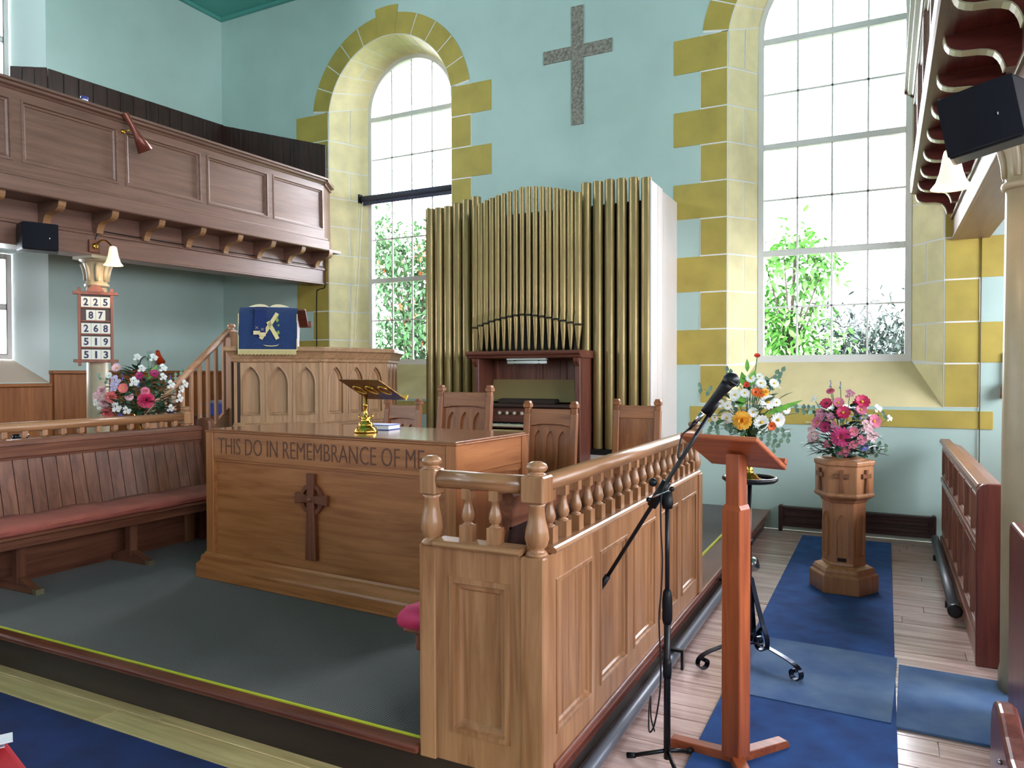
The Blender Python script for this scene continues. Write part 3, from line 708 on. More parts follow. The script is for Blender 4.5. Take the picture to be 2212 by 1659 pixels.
p=MB(); p.box(-3.42,-2.99,6.66,6.71,1.728,1.745); part('housing',p,mat('lamp_white',(220,228,224),.35),t); p=MB(); p.tube([(-3.42,6.685,1.705),(-2.99,6.685,1.705)],.016,10); part('tube',p,mat('tube_glass',(214,226,220),.3),t)
for x in(-3.34,-3.07): 
    p=MB(); p.box(x-.008,x+.008,6.675,6.695,1.685,1.73); part('clip',p,BLACK,t)
# ================================================================ pulpit
PV=[Vector(v) for v in((-5.535,5.095),(-4.889,5.60),(-4.718,6.402),(-5.103,7.126))]
pb=Vector((-6.02,5.66))
pu=thing('pulpit','carved oak pulpit with pointed arch panels below a blue fall','pulpit',(-5.3,6.0,PZ))
PW=lambda a='z':W('pulpit',a)
ZT=1.735
for k in range(3):
    a,b=PV[k],PV[k+1]; L=(b-a).length; u=(b-a)/L
    M=frame_M((a.x,a.y,0),(u.x,u.y,0),(0,0,1))
    ops=[dict(c=L*(.19+.31*i),hw=.084,z0=1.205,t=lancet_top(1.50,.084,1.2)) for i in range(3)]
    m=MB(); m.M=M; holes(m,0,L,PZ,ZT,ops,6); m.box(0.0,L,.045,.06,PZ,ZT)
    for o in ops:
        lp=outline(o,6); ring(m,lp,0,lp,.045)
    part('face_board',m,PW(),pu)
    for o in ops:
        m=MB(); m.M=M; recess(m,o,.036,6); part('arch_panel',m,PW(),pu)
    m=MB(); m.M=M; 
    for x in(.0,L*.345-.0,L*.655,L-.035): m.box(x,x+.03,-.006,0,1.12,ZT)
    part('stile',m,PW(),pu,.003)
    m=MB(); m.M=M; m.box(-.01,L+.01,-.022,.0,1.09,1.115); m.box(-.005,L+.005,-.012,.0,1.115,1.13); part('base_moulding',m,PW('x'),pu,.004)
m=MB(); m.box(-6.03,-5.99,0,1,0,1); m=MB()
m.prism([tuple(p) for p in (PV[0],pb,pb+Vector((.04,.02)),PV[0]+Vector((.05,.03)))],'z',PZ,ZT); part('side_board',m,W('dark','z'),pu)
# cornice: stacked offset mouldings
def offs(d):
    pts=[pb]+PV; out=[]
    for i,p in enumerate(pts):
        ns=[]
        for q0,q1 in ((i-1,i),(i,i+1)):
            if 0<=q0 and q1<len(pts):
                e=(pts[q1]-pts[q0]).normalized(); ns.append(Vector((e.y,-e.x)))
        n_=sum(ns,Vector((0,0))); n_=n_/len(ns); n_=n_/(n_.length_squared)
        out.append(p+n_*d)
    return out
cm=MB()
lv=[(.0,1.70),(.02,1.715),(.022,1.735),(.03,1.745),(.045,1.775),(.06,1.80),(.085,1.815),(.088,1.84),(.075,1.855),(-.12,1.858),(-.12,1.72)]
R_=[[(p.x,p.y,z) for p in offs(d)] for d,z in lv]
for A,B_ in zip(R_,R_[1:]):
    cm.add(A+B_,[(i,i+1,5+i+1,5+i) for i in range(4)])
part('cornice',cm,W('pulpit','x'),pu)
fl=MB(); fl.prism([tuple(p) for p in [pb]+[p for p in offs(-.06)[1:]]],'z',.95,1.0); part('pulpit_floor',fl,W('dark','x'),pu)
# desk on the pulpit
ua=(PV[1]-PV[0]).normalized(); na=Vector((ua.y,-ua.x)); mid=(PV[0]*.56+PV[1]*.44)
M=frame_M((mid.x,mid.y,-.035),(ua.x,ua.y,0),(0,0,1))
m=MB(); m.M=M; 
dk=[(.0,2.245),(.03,2.26),(.43,2.12),(.40,2.105)]
m.prism(dk,'x',-.30,.30); part('book_desk',m,W('console','x'),pu,.006)
m=MB(); m.M=M; m.box(-.30,.33,.40,.425,2.10,2.165); part('desk_lip',m,W('console','x'),pu,.004)
m=MB(); m.M=M; m.prism([(.05,1.85),(.28,1.85),(.26,1.95),(.30,2.03),(.36,2.08),(.37,2.13),(.05,2.22)],'x',-.03,.22); part('desk_support',m,W('console','z'),pu,.004)
# blue pulpit fall
FB=mat('blue_velvet',(14,44,92),.85,sheen=.4,var=.08,vs=40); CRM=mat('cream_gold_thread',(214,196,140),.6); LEAF=mat('embroidered_green',(132,150,60),.7); NAVY=mat('navy_cloth',(16,38,92),.85)
fa=thing('pulpit_fall','blue embroidered cloth with cream saltire and fringe hanging on the pulpit','cloth',(mid.x,mid.y,1.8))
m=MB(); m.M=M; N=20; H=[(2.262,-.01),(2.2,-.075),(2.05,-.10),(1.9,-.105),(1.855,-.108)]
vs=[]
for j,(z,y) in enumerate(H):
    for i in range(N+1):
        x=-.30+.53*i/N+(-.012 if j>2 else 0)*(1-i/N); vs.append((x,y-.006*math.sin(i*1.3)*j/4,z))
vs2=[(x,y+.006,z) for x,y,z in vs]
fs=[(j*(N+1)+i,j*(N+1)+i+1,(j+1)*(N+1)+i+1,(j+1)*(N+1)+i) for j in range(4) for i in range(N)]
m.add(vs,fs,True); m.add(vs2,fs,True); part('cloth',m,FB,fa)
m=MB(); m.M=M
for i in range(50): 
    x=-.305+.53*i/50; m.box(x,x+.008,-.116+.002*(i%3),-.108,1.812+.004*math.sin(i*2.1),1.858)
part('fringe',m,CRM,fa,kind='stuff')
m=MB(); m.M=M; m.box(-.308,-.298,-.116,-.106,1.85,2.25) if False else None
for x0 in(-.306,.226): m.add([(x0,-.082,2.20),(x0+.008,-.082,2.20),(x0+.008,-.116,1.86),(x0,-.116,1.86)],[(0,1,2,3)])
m.add([(-.306,-.118,1.852),(.234,-.118,1.852),(.234,-.118,1.862),(-.306,-.118,1.862)],[(0,1,2,3)])
part('border',m,CRM,fa)
def flat(poly,y=-.119,yt=-.086):  # on the sloping cloth: y from z
    def Y(z): return -.119 if z<1.95 else -.119+(z-1.95)/(2.2-1.95)*.034
    m=MB(); m.M=M; m.add([(x,Y(z)-.001,z) for x,z in poly],[list(range(len(poly)))]); return m
def bar(x0,z0,x1,z1,w):
    d=Vector((x1-x0,z1-z0)).normalized(); n_=Vector((-d.y,d.x))*w/2
    return [(x0+n_.x,z0+n_.y),(x0-n_.x,z0-n_.y),(x1-n_.x,z1-n_.y),(x1+n_.x,z1+n_.y)]
part('saltire_bar',flat(bar(-.10,1.96,.05,2.205,.036)),CRM,fa); part('saltire_bar',flat(bar(-.035,2.125,.055,1.96,.036)),CRM,fa)
for a,b,s_ in((.045,2.14,.022),(.055,2.02,.022),(.06,2.09,.012),(.05,2.175,.012)):
    part('leaf',flat([(a,b-s_),(a+s_*.9,b-s_*.2),(a+s_*.4,b+s_),(a-s_*.7,b+s_*.3)]),LEAF,fa)
part('scroll',flat([(-.08,1.905),(-.05,1.892),(.0,1.888),(.05,1.895),(.07,1.915),(.05,1.902),(0,1.896),(-.05,1.9)]),CRM,fa)
mk=thing('bookmark','navy ribbon bookmark with cream ends hanging over the pulpit fall','bookmark',(mid.x,mid.y,2.0))
for x0,zb in((-.155,2.035),(-.105,2.02)):
    m=MB(); m.M=M; m.add([(x0,-.09,2.235),(x0+.05,-.09,2.235),(x0+.052,-.125,zb),(x0-.004,-.125,zb)],[(0,1,2,3)]); m.add([(x0,-.02,2.27),(x0+.05,-.02,2.27),(x0+.05,-.09,2.235),(x0,-.09,2.235)],[(0,1,2,3)]); part('ribbon',m,NAVY,mk)
    m=MB(); m.M=M; m.box(x0-.008,x0+.052,-.129,-.123,zb-.035,zb); part('ribbon_end',m,mat('cream_fringe',(220,198,150),.7),mk)
    m=MB(); m.M=M
    for s_ in(1,-1): 
        q=bar(x0+.01,zb+.03+s_*.012,x0+.036,zb+.03-s_*.012,.005); m.add([(a,-.1275,b) for a,b in q],[(0,1,2,3)])
    part('stitch_cross',m,mat('grey_thread',(150,140,130),.7),mk)
bk_=thing('open_bible','open book with gilt edges lying on the pulpit desk','book',(mid.x,mid.y,2.2))
Mb=M@Matrix.Translation((-.04,.16,2.222))@Matrix.Rotation(-.34,4,'X')
m=MB(); m.M=Mb; m.box(-.2,.2,-.13,.13,0,.008); part('cover',m,mat('blue_cover',(32,58,140),.5),bk_)
for s_ in(-1,1):
    m=MB(); m.M=Mb; n=6; pts=[(0,.014)]+[(s_*.19*i/n,.014+.03*math.sin(PI*min(1,i/n*.9+.1))) for i in range(1,n+1)]+[(s_*.19,.01),(0,.008)]
    m.prism(pts,'y',-.12,.12); part('page_block',m,mat('page_cream',(226,208,170),.6),bk_)
# ================================================================ pulpit stair
st=thing('pulpit_stair','pale wooden pulpit stair with slatted balustrade left of the pulpit','stair',(-6.3,4.9,0))
SW=lambda a='z':W('stair',a)
SX=-6.0; sl=.845
hz=lambda y:1.43+(y-4.71)*sl-.03
szz=lambda y:1.24+(y-5.46)*.885
p=MB(); p.box(SX-.055,SX+.055,5.44,5.55,PZ,2.035); p.box(SX-.04,SX+.04,5.455,5.535,2.035,2.045); npst=part('newel',p,SW(),st,.006)
p=MB(); p.lathe([(.03,0),(.032,.01),(.02,.018),(.036,.03),(.04,.045),(.032,.06),(.0001,.068)],(SX,5.495,2.045),14); sub('knob',p,SW(),npst)
p=MB(); p.box(SX-.045,SX+.045,4.50,4.59,.0,1.36); part('newel',p,SW(),st,.006)
p=MB(); p.tube([(SX,4.56,hz(4.56)),(SX,5.46,hz(5.46))],.033,12); part('handrail',p,SW('y'),st)
for i in range(8):
    y=4.70+i*.099; p=MB(); p.box(SX-.016,SX+.016,y-.016,y+.016,szz(y)-.02,hz(y)-.02); part('baluster',p,SW(),st,.003)
p=MB(); p.prism([(4.55,szz(4.55)+.03),(5.5,szz(5.5)+.03),(5.5,szz(5.5)-.25),(4.55,max(.0,szz(4.55)-.25))],'x',SX-.02,SX+.02); part('string',p,SW('y'),st)
for i in range(5):
    y=4.55+i*.17; z=.36+i*.165; p=MB(); p.box(-6.75,SX-.02,y,y+.24,z-.03,z); part('tread',p,W('dark','x'),st); p=MB(); p.box(-6.75,SX-.02,y+.01,y+.03,z-.165,z-.03); part('riser',p,W('dark','x'),st)
# ================================================================ communion table
TA=math.radians(-3.4)
ct=thing('communion_table','long oak communion table with carved inscription and celtic cross','table',(-3.11,3.935,PZ),rz=TA)
x0,y0,z0=-3.11,3.935,PZ
A,B_=1.045,.405
OK=lambda a='z':W('oak',a)
def tbox(n,a,b,c,d,e,f,ax='z',bev=.004): p=MB(); p.box(x0+a,x0+b,y0+c,y0+d,z0+e,z0+f); return part(n,p,OK(ax),ct,bev)
tbox('plinth',-A-.05,A+.05,-B_-.05,B_+.05,0,.085,'x',.006)
p=MB()
def offrect(d,z): return [(x0-A-d,y0-B_-d,z0+z),(x0+A+d,y0-B_-d,z0+z),(x0+A+d,y0+B_+d,z0+z),(x0-A-d,y0+B_+d,z0+z)]
R_=[offrect(d,z) for d,z in((.05,.085),(.045,.10),(.028,.115),(.024,.15),(.01,.16),(.004,.175))]
for a,b in zip(R_,R_[1:]): p.add(a+b,[(i,(i+1)%4,4+(i+1)%4,4+i) for i in range(4)])
part('base_moulding',p,OK('x'),ct)
for sx in(-1,1):
    for sy in(-1,1):
        tbox('corner_post',min(sx*A,sx*(A-.075)),max(sx*A,sx*(A-.075)),min(sy*B_,sy*(B_-.075)),max(sy*B_,sy*(B_-.075)),.10,1.0)
fr=tbox('frieze',-A+.075,A-.075,-B_+.006,-B_+.03,.815,1.0,'x')
tbox('front_panel',-A+.06,A-.06,-B_+.026,-B_+.04,.10,.83,'x',0)
tbox('frieze',-A+.075,A-.075,B_-.03,B_-.006,.815,1.0,'x'); tbox('back_panel',-A+.06,A-.06,B_-.04,B_-.026,.10,.83,'x',0)
p=MB(); 
for q in((-A+.075,-A+.087),(A-.087,A-.075)): p.box(x0+q[0],x0+q[1],y0-B_+.01,y0-B_+.03,z0+.17,z0+.815)
p.box(x0-A+.087,x0+A-.087,y0-B_+.01,y0-B_+.03,z0+.803,z0+.815)
part('panel_bead',p,W('oak','x'),ct)
for sx in(-1,1):
    a,b=sorted((sx*(A-.006),sx*(A-.03))); tbox('end_frieze',a,b,-B_+.075,B_-.075,.83,1.0,'y')
    a,b=sorted((sx*(A-.026),sx*(A-.04))); tbox('end_panel',a,b,-B_+.06,B_-.06,.10,.84,'z',0)
    p=MB(); a,b=sorted((sx*(A-.01),sx*(A-.03))); p.prism([(y0-B_+.075,z0+.83),(y0+B_-.075,z0+.83),(y0+B_-.075,z0+.80),(y0+B_-.10,z0+.79),(y0-B_+.12,z0+.822),(y0-B_+.075,z0+.81)],'x',x0+a,x0+b); part('end_bead',p,OK('y'),ct)
tp=MB(); tp.box(x0-A-.004,x0+A+.004,y0-B_-.004,y0+B_+.004,z0+1.0,z0+1.008); part('top_edge',tp,OK('x'),ct,.002)
TOPM=wood('table_top',(158,104,74),(120,74,50),'x',.16,coat=.4)
tp=MB(); tp.box(x0-A+.012,x0+A-.012,y0-B_+.012,y0+B_-.012,z0+1.008,z0+1.02); part('table_top',tp,TOPM,ct,.003)
INK=mat('carved_dark',(92,52,32),.6)
text('THIS DO IN REMEMBRANCE OF ME',1.74,.108,'lettering',INK,ct,Matrix.Translation((x0-A+.125,y0-B_+.0055,z0+.857)),.002,-.012)
# celtic cross
CW_=W('redpew','z')
CRW=wood('carved_cross',(126,70,44),(92,46,28),'z',.4)
cx_,cz_=x0-.055,z0+.615; yb=y0-B_+.026
p=MB(); p.prism([(cx_-.046,z0+.235),(cx_+.046,z0+.235),(cx_+.032,cz_-.04),(cx_+.026,cz_),(cx_+.034,z0+.775),(cx_-.034,z0+.775),(cx_-.026,cz_),(cx_-.032,cz_-.04)],'y',yb-.034,yb)
cr=part('cross_shaft',p,CRW,ct,.005)
p=MB(); p.prism([(cx_-.135,cz_-.034),(cx_-.02,cz_-.022),(cx_+.02,cz_-.022),(cx_+.135,cz_-.034),(cx_+.135,cz_+.034),(cx_+.02,cz_+.022),(cx_-.02,cz_+.022),(cx_-.135,cz_+.034)],'y',yb-.033,yb); sub('cross_arm',p,CRW,cr,bev=.005)
p=MB(); 
for i in range(32):
    a,b=2*PI*i/32,2*PI*(i+1)/32
    q=[(cx_+r*math.cos(t),cz_+r*math.sin(t)) for r,t in((.072,a),(.098,a),(.098,b),(.072,b))]
    p.add([(x,yb-.022,z) for x,z in q]+[(x,yb,z) for x,z in q],[(0,1,2,3),(0,3,7,4),(1,5,6,2)])
sub('cross_ring',p,CRW,cr); p=MB(); p.sphere((cx_,yb-.033,cz_),.018,10,6); sub('boss',p,CRW,cr)
# brass bookstand
bs=thing('brass_bookstand','polished brass bookstand with openwork plate on the communion table','bookstand',(-2.965,3.80,1.2205))
bx,by,bz=-2.965,3.80,1.2205
p=MB(); p.lathe([(.075,0),(.075,.012),(.068,.022),(.068,.03),(.05,.04),(.045,.05),(.046,.062),(.032,.07),(.028,.085),(.034,.095),(.02,.105),(.012,.115),(.012,.165),(.016,.17),(.016,.178),(.011,.185),(.011,.245)],(bx,by,bz),20); part('base',p,BRASS,bs)
for k in range(4):
    a=PI/4+PI/2*k; p=MB(); p.tube([(bx+.03*math.cos(a),by+.03*math.sin(a),bz+.09),(bx+.045*math.cos(a),by+.045*math.sin(a),bz+.1),(bx+.04*math.cos(a),by+.04*math.sin(a),bz+.118)],.005,6); part('base_leaf',p,BRASS,bs)
BR2=mat('dull_brass',(150,116,62),.3,.9,c2=(92,64,40),vs=26)
Mp=Matrix.Translation((bx+.03,by+.03,bz+.275))@Matrix.Rotation(-.2,4,'Z')@Matrix.Rotation(-.5,4,'X')
p=MB(); p.M=Mp; p.box(-.19,.19,-.13,.13,-.004,.004); pp=part('plate',p,BR2,bs,.002)
p=MB(); p.M=Mp; p.box(-.19,.19,.13,.136,-.004,.03); sub('ledge',p,BRASS,pp)
for i in range(3):
    p=MB(); p.M=Mp; p.tube([(-.12+.12*i+.04*math.cos(2*PI*k/12),.0+.05*math.sin(2*PI*k/12),-.006) for k in range(12)],.006,6,True,True); sub('scrollwork',p,BRASS,pp)
bk=thing('hymn_book','thick blue covered book lying behind the brass bookstand','book',(-3.06,4.08,1.2205),rz=.1)
p=MB(); p.box(-3.06-.1,-3.06+.11,4.0,4.15,1.2255,1.2495); part('pages',p,mat('page_white',(224,220,212),.6),bk)
p=MB(); p.box(-3.165,-2.945,3.995,4.155,1.2495,1.2545); p.box(-3.165,-2.945,3.995,4.155,1.2205,1.2255); p.box(-3.168,-3.163,3.995,4.155,1.2205,1.2545); part('cover',p,mat('book_blue',(70,92,170),.4),bk,.001)
# ================================================================ choir stalls
PN=lambda a='z':W('pine',a)
def newel(x,y,t,zc=.96,w=.044):
    p=MB(); p.box(x-w,x+w,y-w,y+w,PZ-.04 if y<2.4 and x>-2 else PZ,zc); nn=part('newel_post',p,PN(),t,.005)
    p=MB(); p.lathe([(.044,zc),(.036,zc+.012),(.024,zc+.022),(.036,zc+.034),(.043,zc+.06),(.04,zc+.09),(.03,zc+.13),(.027,zc+.17),(.036,zc+.186)],(x,y,0),16); sub('turned_vase',p,PN(),nn)
    p=MB(); p.box(x-w,x+w,y-w,y+w,zc+.186,zc+.282); sub('block',p,PN(),nn,bev=.006)
    p=MB(); p.lathe([(.036,zc+.282),(.03,zc+.288),(.02,zc+.292),(.034,zc+.298),(.039,zc+.31),(.033,zc+.322),(.018,zc+.33),(.0001,zc+.331)],(x,y,0),16); sub('knob',p,PN(),nn)
BAL=None
def baluster(x,y,t,zb=.985):
    global BAL
    if BAL is None:
        p=MB(); p.box(-.024,.024,-.024,.024,0,.058); p.lathe([(.024,.058),(.018,.064),(.012,.068),(.02,.076),(.0245,.092),(.021,.11),(.014,.135),(.0135,.15),(.018,.155)],(0,0,0),12); p.box(-.018,.018,-.018,.018,.155,.205)
        BAL=p.mesh('baluster'); BAL.materials.append(PN())
    part('baluster',BAL,None,t,loc=(x,y,zb))
def stall(xf,s,y0,y1,label,front,dz=0):
    """xf outer face x, s=+1 outer side faces +x"""
    t=thing('choir_stall',label,'choir stall',(xf-s*.04,(y0+y1)/2,PZ),'panelled choir stall screens with balusters')
    xc=xf-s*.044
    newel(xc,y0+.044,t,.96+dz); newel(xc,y1-.044,t,.96+dz)
    L=y1-y0-.176
    ys=y0+.088
    if s>0: M=frame_M((xf-.012,y0+.088,0),(0,1,0),(0,0,1)) ; fy=lambda y:y-(y0+.088)
    else: M=frame_M((xf+.012,y1-.088,0),(0,-1,0),(0,0,1)); fy=lambda y:(y1-.088)-y
    n=max(1,round(L/.462)); pw=.358; g=(L-n*pw)/n
    rc=[(g/2*.4+(pw+g)*i+ (g*.3),g/2*.4+(pw+g)*i+g*.3+pw,.30,.855) for i in range(n)]
    p=MB(); p.M=M; frame_face(p,0,L,PZ,.965,rc); p.box(0,L,.028,.05,PZ,.965); part('panel_frame',p,PN(),t)
    for a,b,c,d in rc:
        p=MB(); p.M=M; rpanel(p,a,b,c,d,.016,.028); part('panel',p,PN(),t)
    p=MB(); cap=[(-.03,.962),(.052,.962),(.058,.97+dz),(.052,.98+dz),(.044,.985+dz),(-.03,.985+dz)]
    p.prism([(xc+s*a,z) for a,z in cap],'y',y0+.088,y1-.088); part('capping',p,PN('y'),t)
    p=MB(); p.tube([(xc,y0+.088,1.205+dz),(xc,y1-.088,1.205+dz)],.034,16); part('handrail',p,PN('y'),t)
    nb=int(round((y1-y0-.176)/.13)); 
    for i in range(nb): baluster(xc,y0+.088+(i+.5)*(y1-y0-.176)/nb,t,.985+dz)
    if front:
        xe=xf-s*.515; x2=xe+s*.044*.8
        newel(xe+s*.036,y0+.044,t,w=.036)
        a,b=min(xf-s*.088,xe+s*.072),max(xf-s*.088,xe+s*.072); L=b-a
        M=frame_M((a,y0+.012,0),(1,0,0),(0,0,1))
        rc=[(.062,L-.05,.285,.85)]
        p=MB(); p.M=M; frame_face(p,0,L,PZ-.03,.965,rc); p.box(0,L,.028,.05,PZ-.03,.965); part('panel_frame',p,PN(),t)
        p=MB(); p.M=M; rpanel(p,*rc[0],.02,.045); part('panel',p,PN(),t)
        p=MB(); p.prism([(y0+.044-q,z) for q,z in cap],'x',a,b); part('capping',p,PN('x'),t)
        p=MB(); p.tube([(a,y0+.044,1.205),(b,y0+.044,1.205)],.034,16); part('handrail',p,PN('x'),t)
        for q in(.34,.66): baluster(a+L*q,y0+.044,t)
        for u,v in((.03,.88),(.15,.90),(.30,.885),(.04,.25),(.16,.255),(.31,.24)):
            p=MB(); p.M=M; p.lathe([(.006,0),(.006,.003)],(u,-.001,v),8); 
    return t
stall(-1.042,1,2.30,4.775,'pine choir stall screen with turned balusters along the right platform edge',True)
stall(-5.26,-1,2.30,4.33,'pine choir stall balustrade behind the cushioned pew at the left',False,.035)
# ================================================================ choir pews
def choir_pew(s,xb,y0,y1,label,cush,clabel,cg):
    """s=+1: faces +x, xb = x of the back top"""
    X=lambda d: xb+s*d
    pm='pew'
    t=thing('choir_pew',label,'pew',(X(.2),(y0+y1)/2,PZ),'long pews inside the choir stalls')
    def bx(n,a,b,c,d,e,f,ax='y',bev=.004): p=MB(); p.box(min(X(a),X(b)),max(X(a),X(b)),c,d,e,f); return part(n,p,W(pm,ax),t,bev)
    p=MB(); p.prism([(X(0),1.03),(X(.035),1.03),(X(.04),1.12),(X(.05),1.125),(X(.05),1.145),(X(.035),1.16),(X(-.005),1.165),(X(-.01),1.15)],'y',y0+.03,y1-.03); part('top_rail',p,W(pm,'y'),t)
    p=MB(); p.prism([(X(.035),1.04),(X(.043),1.05),(X(.043),1.065),(X(.036),1.075)],'y',y0+.03,y1-.03); part('bead',p,W(pm,'y'),t)
    n=int((y1-y0-.06)/.094); w=(y1-y0-.06)/n
    for i in range(n):
        a=y0+.03+i*w; p=MB(); p.prism([(X(.0),1.04),(X(.02),1.04),(X(.115),.60),(X(.095),.60)],'y',a+.0022,a+w-.0022); part('back_board',p,W(pm,'z'),t,.002)
    p=MB(); p.prism([(X(-.004),1.04),(X(.006),1.04),(X(.10),.60),(X(.09),.60)],'y',y0+.03,y1-.03); part('back_lining',p,W('dark','y'),t)
    bx('seat',.08,.475,y0+.02,y1-.02,.585,.61,'y',.008); bx('seat_apron',.40,.42,y0+.03,y1-.03,.52,.585,'y')
    ends=(y1-.03,)
    for ye in ends:
        prof=[(-.03,PZ),(-.03,1.19),(-.015,1.215),(.02,1.225),(.09,1.225),(.12,1.21),(.13,1.18),(.132,1.05),(.14,.95),(.165,.895),(.21,.868),(.30,.85),(.40,.842),(.45,.835),(.475,.81),(.48,.77),(.47,.70),(.46,.62),(.47,PZ)]
        if s<0: prof=[(-.03,PZ),(-.03,1.14),(-.01,1.16),(.04,1.16),(.06,1.13),(.12,.72),(.20,.66),(.42,.655),(.47,.64),(.485,.60),(.46,.55),(.42,.5),(.40,PZ)]
        p=MB(); p.prism([(X(a),b) for a,b in prof],'y',ye-.03,ye+.03); part('end_panel',p,W(pm,'z'),t,.012,seg=2)
    for yl in ([2.82,3.62] if s>0 else [2.95,3.7]):
        bx('leg',.16,.22,yl-.03,yl+.03,PZ+.05,.585,'z'); p=MB(); p.prism([(X(.0),PZ),(X(.0),PZ+.05),(X(.14),PZ+.09),(X(.24),PZ+.09),(X(.40),PZ+.03),(X(.40),PZ)],'y',yl-.025,yl+.025); ft=part('foot',p,W(pm,'x'),t,.004)
        p=MB(); p.box(min(X(.38),X(.415)),max(X(.38),X(.415)),yl-.027,yl+.027,PZ,PZ+.035); sub('foot_cap',p,mat('worn_metal',(170,160,130),.4,.8),ft)
    bx('skirting',-.02,-.005,y0,y1,PZ,.55,'y')
    # cushion
    c=thing('pew_cushion',clabel,'cushion',(X(.28),(y0+y1)/2,.612),cg)
    N=40; vs=[]; prof=[(.115,.612),(.47,.612),(.485,.625),(.487,.65),(.47,.672),(.40,.682),(.25,.684),(.13,.68),(.112,.66)]
    p=MB()
    for i in range(N+1):
        y=y0+(.06 if s>0 else .0)+(y1-y0-(.12 if s>0 else .06))*i/N; wv=.006*math.sin(i*.9)+.004*math.sin(i*2.3)
        for a,b in prof: vs.append((X(a+(wv if a>.4 else 0)),y,b+(wv if b>.66 else 0)))
    k=len(prof); fs=[(i*k+j,i*k+(j+1)%k,(i+1)*k+(j+1)%k,(i+1)*k+j) for i in range(N) for j in range(k)]+[tuple(range(k))[::-1],tuple(N*k+j for j in range(k))]
    p.add(vs,fs,True); part('cover',p,cush,c)
    p=MB(); p.tube([(X(.486),y0+(.06 if s>0 else .0),.646),(X(.486),y1-.06,.646)],.004,6); part('piping',p,cush,c)
    return t
choir_pew(1,-5.19,1.6,4.45,'reddish wooden pew with boarded back and curved end on the left of the platform',mat('rust_cushion',(158,84,72),.9,var=.06,vs=9,bump=.2,bs=200),'long rust red seat cushion on the left platform pew',None)
choir_pew(-1,-1.21,2.36,4.70,'wooden pew with rounded end inside the right choir stall screen',mat('pink_cushion',(176,34,82),.8,var=.05,vs=20),'bright pink cushion end showing behind the choir stall post',None)
# ================================================================ chairs behind the table
def chair(x,y,rz,w,h,label,plain=False):
    t=thing('chancel_chair',label,'chair',(x,y,PZ),'tall chancel chairs behind the communion table',rz=rz)
    cw=lambda a='z':W('chair',a)
    z=PZ+.0003
    for s in(-1,1):
        a=x+s*(w/2-.03)
        p=MB(); p.prism([(y+.22,z),(y+.27,z),(y+.255,z+.45),(y+.32,z+h-.09),(y+.28,z+h-.09),(y+.205,z+.45)],'x',a-.026,a+.026); po=part('back_post',p,cw(),t,.004)
        p=MB(); p.box(a-.022,a+.022,y+.285,y+.318,z+h-.095,z+h-.05); p.box(a-.030,a+.030,y+.276,y+.327,z+h-.05,z+h-.02); p.prism([(a-.026,z+h-.02),(a+.026,z+h-.02),(a+.018,z+h),(a-.018,z+h)],'y',y+.28,y+.322); sub('finial',p,cw(),po,bev=.003)
        p=MB(); p.box(a-.026,a+.026,y-.24,y-.19,z,z+.66); part('front_leg',p,cw(),t,.004)
        p=MB(); p.prism([(y-.27,z+.64),(y-.25,z+.68),(y+.0,z+.675),(y+.25,z+.69),(y+.25,z+.65),(y,z+.635)],'x',a-.03,a+.03); part('arm',p,cw('y'),t,.006)
    # sloping back board, local frame along the posts
    th=math.atan2(.07,h-.54); M=Matrix.Translation((x-w/2+.055,y+.225,z+.45))@Matrix.Rotation(-th,4,'X'); L=w-.11; H=h-.505
    p=MB(); p.M=M
    if plain: p.box(0,L,.01,.03,.05,H); part('back_board',p,cw(),t,.004)
    else:
        ops=[dict(c=L*(.2+.3*i),hw=L*.1,z0=.08,t=lancet_top(H-.165-L*.19,L*.1,1.3)) for i in range(3)]
        holes(p,0,L,.0,H-.13,ops,5,.012)
        for o in ops:
            lp=outline(o,5); ring(p,lp,.012,lp,.03)
        p.box(0,L,.03,.04,0,H-.10); part('back_board',p,cw(),t)
    p=MB(); p.M=M
    if plain: p.box(-.002,L+.002,.0,.035,H-.10,H+.005)
    else:
        n=16; pts=[(0,H-.13)]+[(L*i/n,H-.125+.012*math.sin(PI*i/n)**.5*(1 if 2<i<14 else .3)) for i in range(1,n)]+[(L,H-.13),(L,H),(0,H)]
        p.prism(pts,'y',-.004,.034)
    part('top_rail',p,cw('x'),t,.003)
    p=MB(); p.box(x-w/2+.01,x+w/2-.01,y-.25,y+.23,z+.40,z+.45); part('seat',p,cw('x'),t,.008)
    p=MB(); p.box(x-w/2+.05,x+w/2-.05,y-.22,y+.2,z+.45,z+.49); part('seat_pad',p,mat('seat_leather',(110,36,30),.5),t,.012)
    for s in(-1,1):
        p=MB(); p.box(x+s*(w/2-.03)-.018,x+s*(w/2-.03)+.018,y-.2,y+.24,z+.14,z+.18); part('stretcher',p,cw('y'),t,.003)
    return t
chair(-3.09,4.93,-.08,.54,1.30,'largest carved chair behind the table with three pointed arches beside the organ keys')
chair(-2.21,4.72,.0,.435,1.19,'carved arched chair standing right of the table in front of the organ keyboard')
chair(-3.78,5.02,-.12,.42,1.18,'low carved chair mostly hidden behind the brass bookstand near the pulpit')
chair(-1.80,5.55,.02,.405,1.185,'plain backed wooden chair beside the white organ side',True)
